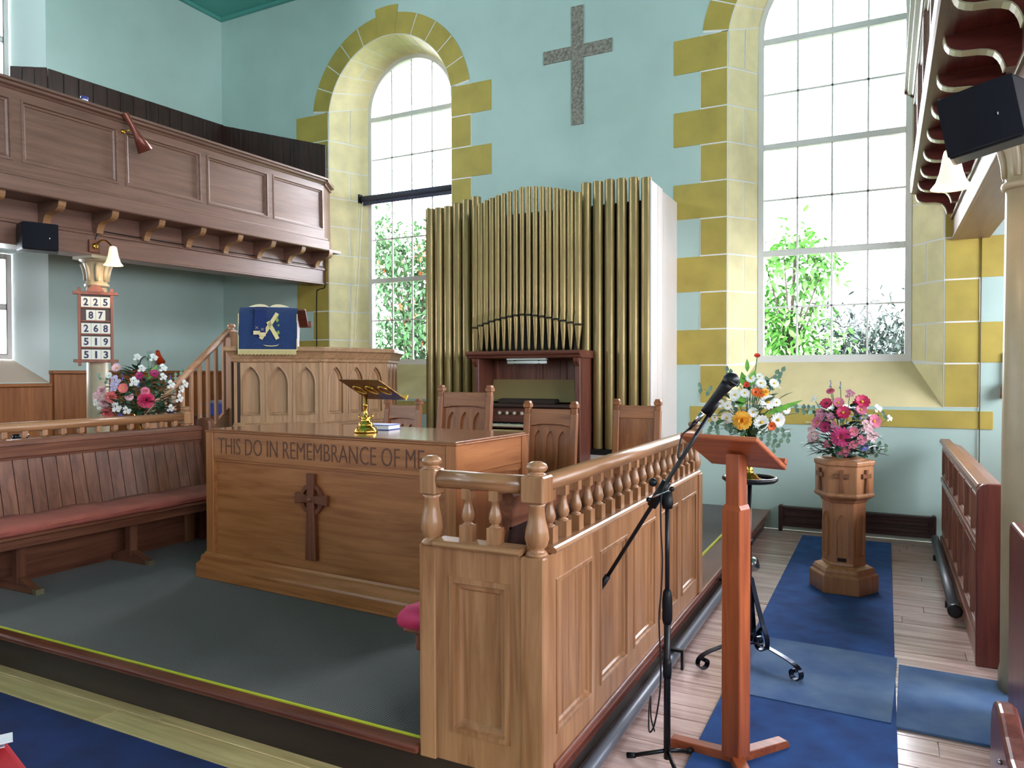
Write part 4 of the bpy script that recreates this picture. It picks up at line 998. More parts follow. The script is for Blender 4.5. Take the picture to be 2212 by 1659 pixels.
# ================================================================ lectern
lt=thing('lectern','free standing orange wooden lectern with slanted desk beside the microphone stand','lectern',(-.54,3.1,0),rz=math.radians(-22))
lx,ly=-.54,3.1; MH=lambda a='z':W('mahogany',a)
p=MB(); p.box(lx-.042,lx+.042,ly-.042,ly+.042,.03,1.045); part('lower_post',p,MH(),lt,.004)
p=MB(); p.prism([(lx-.042,1.045),(lx+.042,1.045),(lx+.034,1.062),(lx-.034,1.062)],'y',ly-.034,ly+.034); part('collar',p,MH('x'),lt)
p=MB(); p.box(lx-.031,lx+.031,ly-.031,ly+.031,1.05,1.27); part('upper_post',p,MH(),lt,.003)
Md=Matrix.Translation((lx-.0,ly+.0,1.268))@Matrix.Rotation(math.radians(5),4,'Z')@Matrix.Rotation(math.radians(-27),4,'X')
p=MB(); p.M=Md; p.box(-.185,.15,-.15,.15,0,.02); part('desk',p,MH('x'),lt,.004)
p=MB(); p.M=Md; p.box(-.185,.15,.128,.15,.02,.048); part('desk_lip',p,MH('x'),lt,.004)
for a in(174,54,294):
    a=math.radians(a+22); p=MB(); p.M=Matrix.Translation((lx,ly,0))@Matrix.Rotation(a,4,'Z'); p.prism([(.0,.0),(.28,.0),(.285,.012),(.27,.038),(.03,.045),(0,.045)],'y',-.026,.026); part('foot',p,MH('x'),lt,.003)
# ================================================================ microphone and stand
ms=thing('microphone_stand','black boom microphone stand in front of the choir stall corner','microphone stand',(-.785,2.95,0))
mx_,my_=-.785,2.95
p=MB(); p.tube([(mx_,my_,.03),(mx_,my_,.66)],.014,12); part('lower_pole',p,IRON,ms); p=MB(); p.tube([(mx_,my_,.6),(mx_,my_,1.10)],.0095,12); part('upper_pole',p,IRON,ms)
p=MB(); p.lathe([(.016,.58),(.021,.60),(.021,.68),(.017,.71),(.012,.72)],(mx_,my_,0),14); part('height_clutch',p,BLACK,ms)
p=MB(); p.lathe([(.016,.36),(.018,.38),(.018,.42),(.014,.44)],(mx_,my_,0),12); part('pole_collar',p,BLACK,ms)
for k in range(3):
    a=math.radians(185+120*k); p=MB(); p.tube([(mx_+.01*math.cos(a),my_+.01*math.sin(a),.06),(mx_+.15*math.cos(a),my_+.15*math.sin(a),.012)],.009,8); lg=part('leg',p,IRON,ms)
    p=MB(); p.tube([(mx_+.13*math.cos(a),my_+.13*math.sin(a),.018),(mx_+.165*math.cos(a),my_+.165*math.sin(a),.012)],.012,8); sub('foot_cap',p,BLACK,lg)
b0=Vector((-1.085,my_,.668)); b1=Vector((-.612,my_,1.445)); bd=(b1-b0).normalized()
p=MB(); p.tube([b0,b1],.0085,10); part('boom',p,IRON,ms); p=MB(); p.tube([b0-bd*.0,b0+bd*.09],.013,10); part('boom_grip',p,BLACK,ms)
hub=b0+bd*((1.105-b0.z)/bd.z)
p=MB(); p.tube([hub-bd*.06,hub+bd*.06],.02,12); part('boom_clamp',p,BLACK,ms); p=MB(); p.lathe([(.02,1.05),(.024,1.07),(.02,1.12)],(mx_,my_,0),12); part('swivel',p,BLACK,ms)
p=MB(); p.tube([hub+Vector((-.035,-.03,-.02)),hub+Vector((.06,-.03,.03))],.004,8); p2=part('clamp_bar',p,STEEL,ms)
for q in(Vector((-.035,-.03,-.02)),Vector((.06,-.03,.03))):
    p=MB(); p.sphere(tuple(hub+q),.011,10,6); sub('clamp_knob',p,BLACK,p2)
p=MB(); p.sphere(tuple(hub+Vector((-.02,-.02,.05))),.018,10,6); part('clamp_wheel',p,BLACK,ms)
p=MB(); p.tube([b1-bd*.02,b1+bd*.05],[.011,.014],10); part('mic_clip',p,BLACK,ms)
mc=thing('microphone','black handheld vocal microphone clipped on the boom of the stand','microphone',tuple(b1))
md=(Vector((-.528,my_,1.57))-Vector((-.625,my_,1.452))).normalized(); m0=Vector((-.638,my_-.012,1.443))
p=MB(); p.tube([m0,m0+md*.03,m0+md*.09,m0+md*.13,m0+md*.15],[.013,.015,.019,.0235,.025],14); part('body',p,BLACK,mc)
MX=md.to_track_quat('Z','Y').to_matrix().to_4x4(); MX.translation=m0+md*.165
p=MB(); p.M=MX; p.sphere((0,0,0),.030,14,10,1.05); part('grille',p,mat('mic_mesh',(34,34,40),.35,.5),mc); p=MB(); p.M=MX; p.lathe([(.031,-.006),(.031,.002)],(0,0,0),14); part('grille_band',p,IRON,mc)
p=MB(); p.tube([m0-md*.05,m0-md*.03,m0-md*.005],[.008,.0105,.0105],12); part('connector',p,STEEL,mc); p=MB(); p.tube([m0-md*.09,m0-md*.05],[.005,.009],10); part('cable_sleeve',p,BLACK,mc)
cb=MB(); e0=m0-md*.09
pts=[e0,e0+Vector((-.03,0,-.03)),e0+Vector((-.04,-.005,-.12)),b0+bd*.80+Vector((0,-.014,0)),b0+bd*.72+Vector((.004,-.016,0)),b0+bd*.62+Vector((0,-.016,-.004)),hub+Vector((.02,-.03,.01)),hub+Vector((.015,-.028,-.12)),Vector((mx_-.016,my_-.016,.85)),Vector((mx_-.02,my_-.016,.72)),Vector((mx_-.028,my_-.02,.60)),Vector((mx_-.022,my_-.016,.4)),Vector((mx_-.028,my_-.016,.28)),Vector((mx_-.05,my_-.014,.16)),Vector((mx_-.08,my_+.02,.115)),Vector((mx_-.105,my_+.1,.16)),Vector((mx_-.115,my_+.16,.2)),Vector((mx_-.125,my_+.2,.09)),Vector((mx_-.12,my_+.24,.01))]
cb.tube(smooth_path(pts),.0035,6)
solo('microphone_cable',cb,mat('cable_black',(24,20,26),.5),'thin black cable running down the microphone stand','cable',(mx_,my_,.0))
# ================================================================ hymn board
hn=Vector((.83,-.56,0)).normalized(); hu=Vector((.56,.83,0)).normalized()
hc=Vector((-7.0,4.72,2.075))+hn*.125
hb=thing('hymn_board','wooden hymn number board with white cards hanging on the left column','hymn board',tuple(hc))
HM=frame_M(hc-hu*.012,hu,(0,0,1))@Matrix.Diagonal((.9,1,1,1)); HW_=W('hymn','z')
def hbox(n,a,b,c,d,y0=-.012,y1=.012,m=None,par=None,bev=.003):
    p=MB(); p.M=HM; p.box(a,b,y0,y1,c,d); return part(n,p,m or HW_,par or hb,bev)
for s in(-1,1): hbox('side_post',min(s*.17,s*.14),max(s*.17,s*.14),-.40,.36,-.016,.012)
hbox('top_bar',-.215,.215,.295,.325,-.02,.012,W('hymn','x')); hbox('bottom_bar',-.215,.215,-.365,-.335,-.02,.012,W('hymn','x'))
p=MB(); p.M=HM; p.prism([(-.09,.325)]+[(.085*math.cos(PI-PI*i/10)*(1 if 3<i<7 else 1.0),.325+.07*math.sin(PI*i/10)**1.6) for i in range(11)]+[(.09,.325)],'y',-.012,.012); part('crown',p,W('hymn','x'),hb,.002)
hbox('back_panel',-.14,.14,-.335,.295,.002,.012,W('dark','z'),bev=0)
text('HYMNS',.125,.03,'lettering',INK,hb,HM@Matrix.Translation((-.063,-.021,.297)),.001)
CARD=mat('number_card',(226,224,212),.5); DIG=mat('number_ink',(28,26,72),.5)
for r,(num,z) in enumerate(zip(('225','87','268','519','513'),(.2255,.097,-.032,-.161,-.289))):
    hbox('shelf',-.14,.14,z-.064,z-.052,-.014,.004,W('hymn','x'))
    k=len(num)
    for i,ch in enumerate(num):
        xc=(i-(k-1)/2)*.0925
        cd=hbox('number_card',xc-.045,xc+.045,z-.05,z+.05,-.008,-.004,CARD,bev=0)
        w_={'1':.02}.get(ch,.046); text(ch,w_,.072,'digit',DIG,cd,HM@Matrix.Translation((xc-w_/2,-.0085,z-.036)),.001,.03)
# ================================================================ baptismal font
FO=lambda a='z':W('oak',a)
FT=wood('font_oak',(186,132,94),(158,108,72),'z',.36)
fx,fy=-.268,5.95
CRF=wood('font_cross',(136,88,58),(104,66,42),'z',.4)  # font oak darkened in place of shade around the raised crosses
ft=thing('font','hexagonal wooden font with carved crosses standing on the blue runner','font',(fx,fy,.009),rz=math.radians(-2))
def hexr(mb,prof,smooth=False): mb.lathe(prof,(fx,fy,0),6,False,PI/6+PI/6*0,True)
def hexpart(n,prof): p=MB(); p.lathe(prof,(fx,fy,0),6,False,0,True); return part(n,p,FT,ft,.004)
hexpart('base',[(.235,.009),(.235,.128),(.228,.138),(.212,.142),(.214,.16),(.2,.182),(.17,.195),(.155,.2)])
hexpart('stem',[(.155,.2),(.148,.22),(.148,.655)])
hexpart('bowl',[(.155,.655),(.165,.675),(.19,.69),(.205,.70),(.208,.715),(.198,.725),(.198,.92),(.207,.932),(.207,.955),(.19,.965),(.165,.97)])
p=MB(); p.lathe([(.13,.965),(.15,.968),(.15,.974),(.06,.985),(.0001,.986)],(fx,fy,0),24); part('lid',p,FT,ft)
for k in range(6):
    a=-PI/2+PI/3*k; nx,ny=math.cos(a),math.sin(a)
    ap=.148*math.cos(PI/6); Mx=frame_M((fx+nx*ap,fy+ny*ap,0),(-ny,nx,0),(0,0,1))
    p=MB(); p.M=Mx; o=dict(c=0,hw=.036,z0=.27,t=lancet_top(.50,.036,1.3))
    A,B2,D2=outline(o,6,1.18),outline(o,6,1.0),outline(o,6,.8); ring(p,A,-.001,A,-.014); ring(p,A,-.014,B2,-.014); ring(p,B2,-.014,D2,-.001); p.add([(x,-.0015,z) for x,z in D2],[list(range(len(D2)))]); part('arch_panel',p,FT,ft)
    ap=.198*math.cos(PI/6); Mx=frame_M((fx+nx*ap,fy+ny*ap,.825),(-ny,nx,0),(0,0,1))
    p=MB(); p.M=Mx; y=-.016
    p.prism([(-.018,-.09),(.018,-.09),(.011,0),(.015,.075),(-.015,.075),(-.011,0)],'y',y,0); part('carved_cross',p,CRF,ft,.002)
    p=MB(); p.M=Mx; p.prism([(-.05,.012),(-.008,.018),(.008,.018),(.05,.012),(.05,.048),(.008,.042),(-.008,.042),(-.05,.048)],'y',y+.0005,0); part('carved_cross',p,CRF,ft,.002)
p=MB(); p.box(fx-.03,fx+.03,fy-.148*math.cos(PI/6)-.004,fy-.148*math.cos(PI/6)+.004,.23,.255); part('name_plate',p,mat('dark_plate',(54,40,30),.35,.5),ft,.002)
# ================================================================ iron flower stand
fsx,fsy=-.668,4.25
fs_=thing('flower_stand','black wrought iron flower stand with scrolled feet behind the lectern','flower stand',(fsx,fsy,.009))
IR2=mat('wrought_iron',(44,50,66),.22,.85)
p=MB(); p.tube([(fsx+.138*math.cos(2*PI*i/28),fsy+.138*math.sin(2*PI*i/28),1.012) for i in range(28)],.012,8,True,True); part('tray_rim',p,IRON,fs_)
p=MB(); p.lathe([(.0001,.995),(.136,.995),(.136,1.002),(.0001,1.003)],(fsx,fsy,0),24,False); part('tray',p,IRON,fs_)
p=MB(); p.tube([(fsx,fsy,.16),(fsx,fsy,.995)],.0115,10); part('pole',p,IRON,fs_)
for z in(.42,.66): p=MB(); p.lathe([(.012,z-.02),(.018,z-.012),(.018,z+.012),(.012,z+.02)],(fsx,fsy,0),10); part('collar',p,IRON,fs_)
for a in(233,323,90):
    a=math.radians(a); c,s=math.cos(a),math.sin(a); P=lambda r,z:(fsx+r*c,fsy+r*s,z); sd=(-s,c,0)
    up=[P(.014,.46),P(.04,.38),P(.09,.25),P(.13,.16),P(.128,.11),P(.1,.085),P(.065,.09),P(.048,.12),P(.062,.15),P(.085,.145),P(.088,.122)]
    p=MB(); p.strip(smooth_path(up,4),sd,.006,.03); part('leg_brace',p,IR2,fs_)
    lo=[P(.02,.10),P(.10,.115),P(.22,.105),P(.31,.09),P(.355,.068),P(.365,.036),P(.34,.0125),P(.308,.018),P(.298,.045),P(.315,.062),P(.332,.05)]
    p=MB(); p.strip(smooth_path(lo,4),sd,.006,.03); part('scroll_foot',p,IR2,fs_)
# ================================================================ flowers
FM={}
def petalmat(n,c,c2=None): return mat('petal_'+n,c,.55,vs=2.2,c2=c2 or tuple(int(x*.84) for x in c))
PM=dict(white=petalmat('white',(244,244,240),(226,226,224)),deeppink=petalmat('deep_pink',(206,40,92)),pink=petalmat('pink',(236,130,160)),pale=petalmat('pale_pink',(244,196,204)),salmon=petalmat('salmon',(236,120,120)),hot=petalmat('hot_pink',(236,84,150)),mag=petalmat('magenta',(176,36,100)),blue=petalmat('violet_blue',(110,110,206)),lilac=petalmat('lilac',(206,196,232)),orange=petalmat('orange',(238,104,30)),red=petalmat('orange_red',(226,58,30)),yellow=petalmat('yellow',(252,216,90),(240,150,36)),mauve=petalmat('mauve',(206,120,160)))
CEN=mat('flower_centre_yellow',(214,168,40),.7); CEND=mat('flower_centre_dark',(84,48,30),.7); CENG=mat('flower_centre_green',(140,160,70),.7)
def fmesh(kind,pm,cm):
    key=(kind,pm.name,cm.name)
    if key in FM: return FM[key]
    mb=MB(); cen=0
    def petals(n,r0,r1,w,lift,droop,a0=0,tipw=.6):
        for i in range(n):
            a=2*PI*i/n+a0; c,s=math.cos(a),math.sin(a); q=(-s,c)
            def P(r,side,z): return (r*c+q[0]*side,r*s+q[1]*side,z)
            m=(r0+r1)/2
            mb.add([P(r0,-w*.3,0),P(r0,w*.3,0),P(m,w*.5,lift),P(m,-w*.5,lift),P(r1,w*.5*tipw,lift+droop),P(r1,-w*.5*tipw,lift+droop),P(m,0,lift-.04*w*2)],[(0,1,6),(1,2,6),(0,6,3),(6,2,4),(6,4,5),(6,5,3)],True)
    if kind=='daisy': petals(13,.18,1,.36,.08,.02); petals(13,.15,.9,.34,.16,.06,.24); 
    elif kind=='cosmos': petals(6,.1,1,.95,.15,.12,0,.8); petals(6,.1,.85,.8,.25,.15,.5,.8)
    elif kind in('rose','peony'):
        for k in range(5):
            f=k/4; n0=len(mb.f)
            if kind=='rose': petals(4+k,.05,.30+.70*f,.42+.38*f,.62-.42*f,.20-.26*f,k*.9,.7)
            else: petals(9+2*k,.05,.30+.70*f,.26+.10*f,.62-.40*f,.16-.1*f,k*.5,.35)
            for q in range(n0,len(mb.sm)): mb.sm[q]=False
    elif kind=='cluster':
        rr=random.Random(3)
        for k in range(9):
            th=rr.uniform(0,2*PI); u=rr.uniform(.2,1); x,y,z=math.sqrt(1-u*u)*math.cos(th)*.75,math.sqrt(1-u*u)*math.sin(th)*.75,u*.7-.2
            for i in range(5):
                a=2*PI*i/5; d=.3
                mb.add([(x,y,z),(x+d*math.cos(a-.5),y+d*math.sin(a-.5),z+.06),(x+d*1.25*math.cos(a),y+d*1.25*math.sin(a),z+.1),(x+d*math.cos(a+.5),y+d*math.sin(a+.5),z+.06)],[(0,1,2,3)],True)
    elif kind=='spike':
        rr=random.Random(5)
        for k in range(26):
            f=k/26; th=rr.uniform(0,2*PI); r=.22*(1-f*.7); x,y,z=r*math.cos(th),r*math.sin(th),f*2-.8
            mb.add([(x,y,z),(x*2+.1,y*1.6,z+.1),(x*1.8,y*2,z+.25),(x*.6,y*.6,z+.28)],[(0,1,2,3)])
    k0=len(mb.f)
    if kind in('daisy','cosmos'): mb.sphere((0,0,.16),.22,8,4,.6)
    elif kind=='spike': mb.tube([(0,0,-1),(0,0,1.1)],.03,5)
    else: mb.sphere((0,0,.2),.16,6,4)
    me=mb.mesh('flower'); me.materials.append(pm); me.materials.append(cm)
    for i in range(k0,len(me.polygons)): me.polygons[i].material_index=1
    FM[key]=me; return me
def leafgeo(mb,p,d,n,L,wd,curl=.15):
    p=Vector(p);d=Vector(d).normalized();sd=d.cross(Vector(n));
    if sd.length<1e-3: sd=d.orthogonal()
    sd.normalize(); nn=sd.cross(d)
    pts=[]
    for f,w in((0,.12),(.3,.9),(.62,.8),(1,.04)):
        c=p+d*L*f-nn*curl*L*f*f; pts+= [c-sd*wd*w/2+nn*wd*.12*w,c,c+sd*wd*w/2+nn*wd*.12*w]
    fs=[]
    for i in range(3):
        o=i*3; fs+=[(o,o+1,o+4,o+3),(o+1,o+2,o+5,o+4)]
    mb.add(pts,fs,True)
def arrangement(name,label,anchor,items,sc_,top,leafn,R,sprigs=(),longleaf=(),mix=GREEN,seed=1,fs=1.15):
    """items: (kind,petal,centre,dx,dz,size): offsets in the plane facing the nave; depth follows a dome"""
    ax,ay,az=anchor; rr=random.Random(seed)
    t=thing(name,label,'flowers',anchor,'flower arrangements')
    v=Vector((-ax,-ay,0)).normalized(); u=Vector((-v.y,v.x,0))
    ctr=Vector(anchor)+Vector((0,0,top*.42))
    stems=MB()
    for kind,pm,cm,dx,dz,sz in items:
        q=1-(dx/R)**2-((dz-top*.42)/(top*.62))**2; dep=R*.75*math.sqrt(max(.02,q)) if q>0 else R*.1
        pos=Vector(anchor)+u*dx+v*dep+Vector((0,0,dz))
        out=(pos-ctr).normalized()*.6+v*.7+Vector((0,0,.15)); out.normalize()
        M=out.to_track_quat('Z','Y').to_euler()
        if kind=='spike': M=Vector((dx*.8,0,1)).normalized().to_track_quat('Z','Y').to_euler()
        o=part('flower',fmesh(kind,pm,cm),None,t,loc=pos); o.rotation_euler=M; o.scale=(sz*fs,)*3
        stems.tube([Vector(anchor)+u*dx*.1,Vector(anchor).lerp(pos,.5)+Vector((0,0,.02)),pos-out*.01],.0025,4)
    # flowers on the far side of the bunch
    for i in range(10):
        kind,pm,cm,dx,dz,sz=items[(i*3)%len(items)]
        if kind=='spike': continue
        dx*=.8; q=max(.05,1-(dx/R)**2-((dz-top*.42)/(top*.62))**2)
        pos=Vector(anchor)+u*dx-v*R*.7*math.sqrt(q)+Vector((0,0,dz*.9)); out=((pos-ctr).normalized()-v*.4).normalized()
        o=part('flower',fmesh(kind,pm,cm),None,t,loc=pos); o.rotation_euler=out.to_track_quat('Z','Y').to_euler(); o.scale=(sz,)*3
    part('stems',stems,GREEN,t,kind='stuff')
    lf=MB(); 
    for i in range(leafn):
        th=rr.uniform(0,2*PI); h=rr.random()**1.5; r=R*rr.uniform(.25,.9)*math.sqrt(max(.05,1-h*h*.8))
        pos=Vector(anchor)+Vector((r*math.cos(th),r*math.sin(th),.01+h*top*.75)); d=Vector((math.cos(th),math.sin(th),rr.uniform(-.3,.8)))
        leafgeo(lf,pos,d,(0,0,1),rr.uniform(.06,.11)*sc_,rr.uniform(.035,.06)*sc_)
    part('foliage',lf,mix,t,kind='stuff')
    for dx,dz,ex,ez,n in sprigs:
        sp=MB(); a=Vector(anchor)+u*dx+v*.05+Vector((0,0,dz)); b=Vector(anchor)+u*ex+v*.02+Vector((0,0,ez)); mid=a.lerp(b,.55)+Vector((0,0,.02))
        path=smooth_path([a,mid,b],6); sp.tube(path,.0016,4)
        for i in range(n):
            p=path[int((i+1)/n*(len(path)-1))]; 
            for s in(1,-1):
                d=(u*rr.uniform(-.6,.6)+Vector((0,0,s))*.8+v*rr.uniform(-.2,.5)); leafgeo(sp,p,d,v+Vector((0,0,.1)),.034*sc_,.026*sc_,.05)
        part('sprig',sp,EUCA,t)
    for dx,dz,ex,ez,w in longleaf:
        ll=MB(); a=Vector(anchor)+u*dx+v*.12+Vector((0,0,dz)); b=Vector(anchor)+u*ex+v*.12+Vector((0,0,ez)); leafgeo(ll,a,b-a,v,(b-a).length,w,.03); part('long_leaf',ll,LGREEN,t)
    return t
P=PM
def conv(L,cx,cy,k): return [(a,P[b],c,(x-cx)*k,(cy-y)*k,s) for a,b,c,x,y,s in L]
Lf=conv([('rose','deeppink',CEND,1100,1295,.058),('rose','salmon',CEND,868,1380,.046),('peony','salmon',CEN,895,1275,.045),('peony','pale',CEN,848,1312,.045),('peony','pale',CEN,838,1232,.04),('cluster','lilac',CEN,920,1168,.045),('rose','pink',CEN,1095,1235,.03),('cosmos','salmon',CEN,965,1215,.034),('cosmos','mag',CEND,1150,1118,.03),('cosmos','mag',CEND,1060,1130,.026),('cluster','white',CEN,1147,1010,.036),('cluster','white',CEN,1050,1008,.032),('cluster','white',CEN,1205,1080,.034),('cluster','white',CEN,1342,1192,.036),('cluster','white',CEN,1252,1192,.034),('cluster','white',CEN,1308,1290,.036),('cluster','white',CEN,1075,1085,.032),('cluster','white',CEN,1030,1172,.038),('cluster','white',CEN,925,1340,.042),('cluster','white',CEN,1250,1355,.03),('cluster','white',CEN,1098,1420,.032),('cluster','pale',CEN,802,1270,.034),('cluster','white',CEN,802,1310,.03),('cluster','white',CEN,1205,1140,.03),('cluster','white',CEN,1320,1230,.03),('cluster','white',CEN,985,1360,.034),('cluster','lilac',CEN,910,1210,.034),('spike','blue',GREEN,1250,1145,.022),('spike','blue',GREEN,965,1145,.026),('cluster','blue',CEN,1255,1388,.026),('cluster','blue',CEN,950,1405,.03),('spike','blue',GREEN,1060,1190,.03),('cosmos','pale',CEN,925,1080,.032),('cosmos','white',CENG,880,1130,.024),('cluster','white',CENG,820,1340,.026),('rose','pale',CEN,1000,1270,.03)],1075,1400,.00122)
arrangement('flower_arrangement','tall mixed arrangement of pink roses and white blossom beside the left column',(-5.62,4.18,1.255),Lf,1.1,.50,260,.30,[(0,.1,-.32,.32,4),(.05,.2,.05,.50,4),(.05,.1,.31,.36,4),(0,.05,-.33,.12,4)],[(.05,.3,.12,.42,.05)],mat('dark_leaf',(44,78,58),.5,var=.3,vs=20),3)
Lf=conv([('daisy','white',CEN,548,710,.030),('daisy','white',CEN,605,738,.032),('daisy','white',CEN,676,740,.030),('daisy','white',CEN,462,806,.034),('daisy','white',CEN,515,795,.028),('daisy','white',CEN,640,845,.046),('daisy','white',CEN,415,942,.036),('daisy','white',CEN,606,962,.045),('daisy','white',CEN,697,950,.045),('daisy','white',CEN,690,850,.026),('daisy','white',CEN,596,700,.024),('daisy','white',CEN,380,860,.026),('daisy','white',CEN,420,870,.026),('daisy','white',CEN,560,905,.03),('rose','yellow',CEN,502,952,.056),('rose','yellow',CEN,625,790,.024),('cosmos','orange',CEND,576,790,.026),('cosmos','orange',CEND,602,796,.024),('cosmos','red',CEND,524,747,.018),('cosmos','orange',CEND,662,985,.026),('cosmos','red',CEND,584,577,.018),('daisy','white',CEN,745,890,.03),('daisy','white',CEN,345,945,.026)],540,1060,.000925)
arrangement('flower_arrangement','airy arrangement of white daisies and yellow rose above the brass vase',(-.672,4.25,1.243),Lf,1.0,.42,90,.20,[(-.02,.12,-.26,.27,4),(0,.05,-.27,.0,5),(.05,.05,.16,-.03,4),(.08,.08,.2,.0,4),(.1,.13,.32,.15,5),(-.03,.25,-.12,.36,3),(.05,.25,.17,.36,3),(.05,.2,.15,.32,2),(.03,.02,.13,-.06,3),(-.03,.02,-.20,.06,4)],[(.08,.13,.27,.21,.032),(-.01,.36,-.012,.43,.026),(-.05,.17,-.03,.24,.05),(.0,.28,.03,.37,.05),(-.02,.28,-.04,.36,.045)],GREEN,5,.92)
Lf=conv([('peony','hot',CEN,1095,1062,.066),('cosmos','deeppink',CEND,1015,872,.036),('cosmos','pink',CEN,1080,866,.034),('cosmos','deeppink',CEN,1205,860,.046),('cosmos','deeppink',CEN,1105,922,.042),('cosmos','pink',CEN,1268,972,.042),('cosmos','pink',CEN,1200,905,.034),('rose','pink',CEN,1035,800,.026),('cluster','mauve',CEND,1140,815,.034),('cluster','mauve',CEND,985,940,.044),('cluster','mauve',CEND,1040,950,.032),('cluster','pale',CEN,945,1050,.05),('cluster','pale',CEN,930,1092,.034),('cluster','pale',CEN,1245,1048,.054),('cluster','pale',CEN,1225,995,.04),('cluster','pink',CEN,1198,1080,.036),('cluster','pink',CEN,1105,1140,.046),('cluster','pink',CEN,1018,1112,.03),('cluster','pink',CEN,1155,1105,.032),('cosmos','pink',CEN,965,985,.034),('cosmos','mag',CEND,1010,1010,.034),('spike','blue',GREEN,1036,760,.024),('spike','blue',GREEN,1090,768,.024),('spike','blue',GREEN,1195,945,.024),('cluster','blue',CEN,1218,1122,.026),('spike','blue',GREEN,962,1005,.022),('cluster','white',CENG,1290,900,.03),('cluster','white',CENG,945,850,.026),('cluster','white',CENG,1350,955,.022),('cosmos','pink',CEN,1160,1030,.03),('cluster','mauve',CEN,1060,1000,.03)],1110,1180,.00122)
arrangement('flower_arrangement','rounded pink and lilac flower arrangement standing on top of the wooden font',(-.268,5.93,.995),Lf,1.1,.46,300,.24,[(0,.1,.26,.3,4),(0,.1,.28,.06,4),(0,.1,-.24,.33,4),(0,.05,.22,.02,4)],[],mat('dark_leaf',(44,78,58),.5),7)
# vases
va=thing('brass_vase','slender polished brass vase on the iron flower stand tray','vase',(-.672,4.25,1.0035))
p=MB(); p.lathe([(.07,0),(.068,.008),(.05,.016),(.044,.028),(.028,.036),(.02,.05),(.024,.06),(.016,.07),(.012,.10),(.012,.16),(.018,.175),(.014,.19),(.03,.215),(.045,.24),(.043,.24),(.02,.21)],(-.672,4.25,1.0035),20); part('body',p,BRASS,va)
va=thing('brass_vase','brass vase glimpsed under the left rail holding mixed flowers','vase',(-5.62,4.18,.952))
p=MB(); p.lathe([(.08,0),(.078,.012),(.04,.03),(.02,.06),(.028,.08),(.018,.1),(.018,.2),(.04,.25),(.065,.31),(.06,.31),(.03,.25)],(-5.62,4.18,.952),20); part('body',p,BRASS,va)
p=MB(); p.lathe([(.085,0),(.08,.02),(.07,.02),(.0001,.018)],(-.268,5.93,.9865),16); solo('flower_dish',p,mat('dark_green_dish',(40,60,48),.5),'dark green shallow dish under the pink flowers on the font','dish',(-.268,5.93,.9865))
t=thing('plant_stand','pale wooden pedestal stand behind the left balustrade under the flowers','stand',(-5.62,4.18,0))
PLK=W('paleplank','z')
p=MB(); p.lathe([(.0001,.925),(.15,.925),(.155,.938),(.15,.951),(.0001,.951)],(-5.62,4.18,0),20,False); part('top',p,W('paleplank','x'),t,.004)
p=MB(); p.tube([(-5.62,4.18,.05),(-5.62,4.18,.93)],.025,10); part('pole',p,PLK,t)
for k in range(3):
    a=2*PI*k/3+.5; p=MB(); p.tube(smooth_path([(-5.62+.02*math.cos(a),4.18+.02*math.sin(a),.25),(-5.62+.1*math.cos(a),4.18+.1*math.sin(a),.14),(-5.62+.16*math.cos(a),4.18+.16*math.sin(a),.02)],4),.018,8); part('leg',p,PLK,t)
# ================================================================ things behind the left balustrade
t=thing('side_table','wooden side table behind the left balustrade with small dishes on it','table',(-6.2,3.2,0))
p=MB(); p.box(-6.5,-5.9,2.75,3.75,1.02,1.05); part('table_top',p,W('chair','y'),t,.005)
for a in(-6.46,-5.94):
    for b in(2.79,3.71): p=MB(); p.box(a-.025,a+.025,b-.025,b+.025,0,1.02); part('leg',p,W('chair','z'),t,.003)
def dish(name,label,x,y,r,h,m,cat='dish'):
    p=MB(); p.lathe([(r*.5,0),(r*.55,.008),(r*.9,h*.6),(r,h),(r*.96,h),(r*.5,.015),(.0001,.012)],(x,y,1.0505),18); solo(name,p,m,label,cat,(x,y,1.0505))
dish('silver_dish','small silver dish seen between the left balusters',-6.1,3.28,.07,.06,STEEL)
dish('black_dish','black glossy dish right of the silver dish behind the left balusters',-6.1,3.46,.065,.07,mat('gloss_black',(20,18,24),.12))
dish('red_dish','dark red glossy bowl leftmost on the table behind the balusters',-6.05,3.05,.08,.075,mat('gloss_red',(120,20,30),.15))
bk=thing('booklet','white open booklet lying right of the black dish on the side table','book',(-6.1,3.64,1.0505))
p=MB(); p.prism([(-6.2,1.0505),(-6.0,1.0505),(-6.0,1.06),(-6.05,1.085),(-6.1,1.065),(-6.15,1.085),(-6.2,1.06)],'y',3.57,3.73); part('pages',p,mat('page_white',(224,220,212),.6),bk)
t=thing('cupboard','low wooden cupboard behind the pulpit stair holding blue and black boxes','cupboard',(-7.35,6.75,0))
p=MB(); p.box(-7.9,-6.82,6.45,7.05,0,1.08); part('body',p,W('console','z'),t,.006)
for a,b in((-7.88,-7.37),(-7.35,-6.84)):
    p=MB(); p.box(a,b,6.435,6.45,.05,1.03); dr=part('door',p,W('console','z'),t,.004); p=MB(); p.sphere(((a+b)/2+(.2 if a<-7.5 else -.2),6.425,.6),.015,8,6); sub('knob',p,BRASS,dr)
p=MB(); p.box(-7.55,-7.15,6.5,6.8,1.081,1.22); p.box(-7.56,-7.14,6.49,6.81,1.2,1.23); solo('storage_box',p,mat('blue_plastic',(40,84,190),.4),'bright blue plastic box seen through the stair balusters','box',(-7.35,6.65,1.081),bev=.004)
p=MB(); p.box(-7.12,-6.86,6.5,6.85,1.081,1.26); o=solo('black_case',p,BLACK,'black case beside the blue box behind the pulpit stair','case',(-7.0,6.65,1.081),bev=.006)
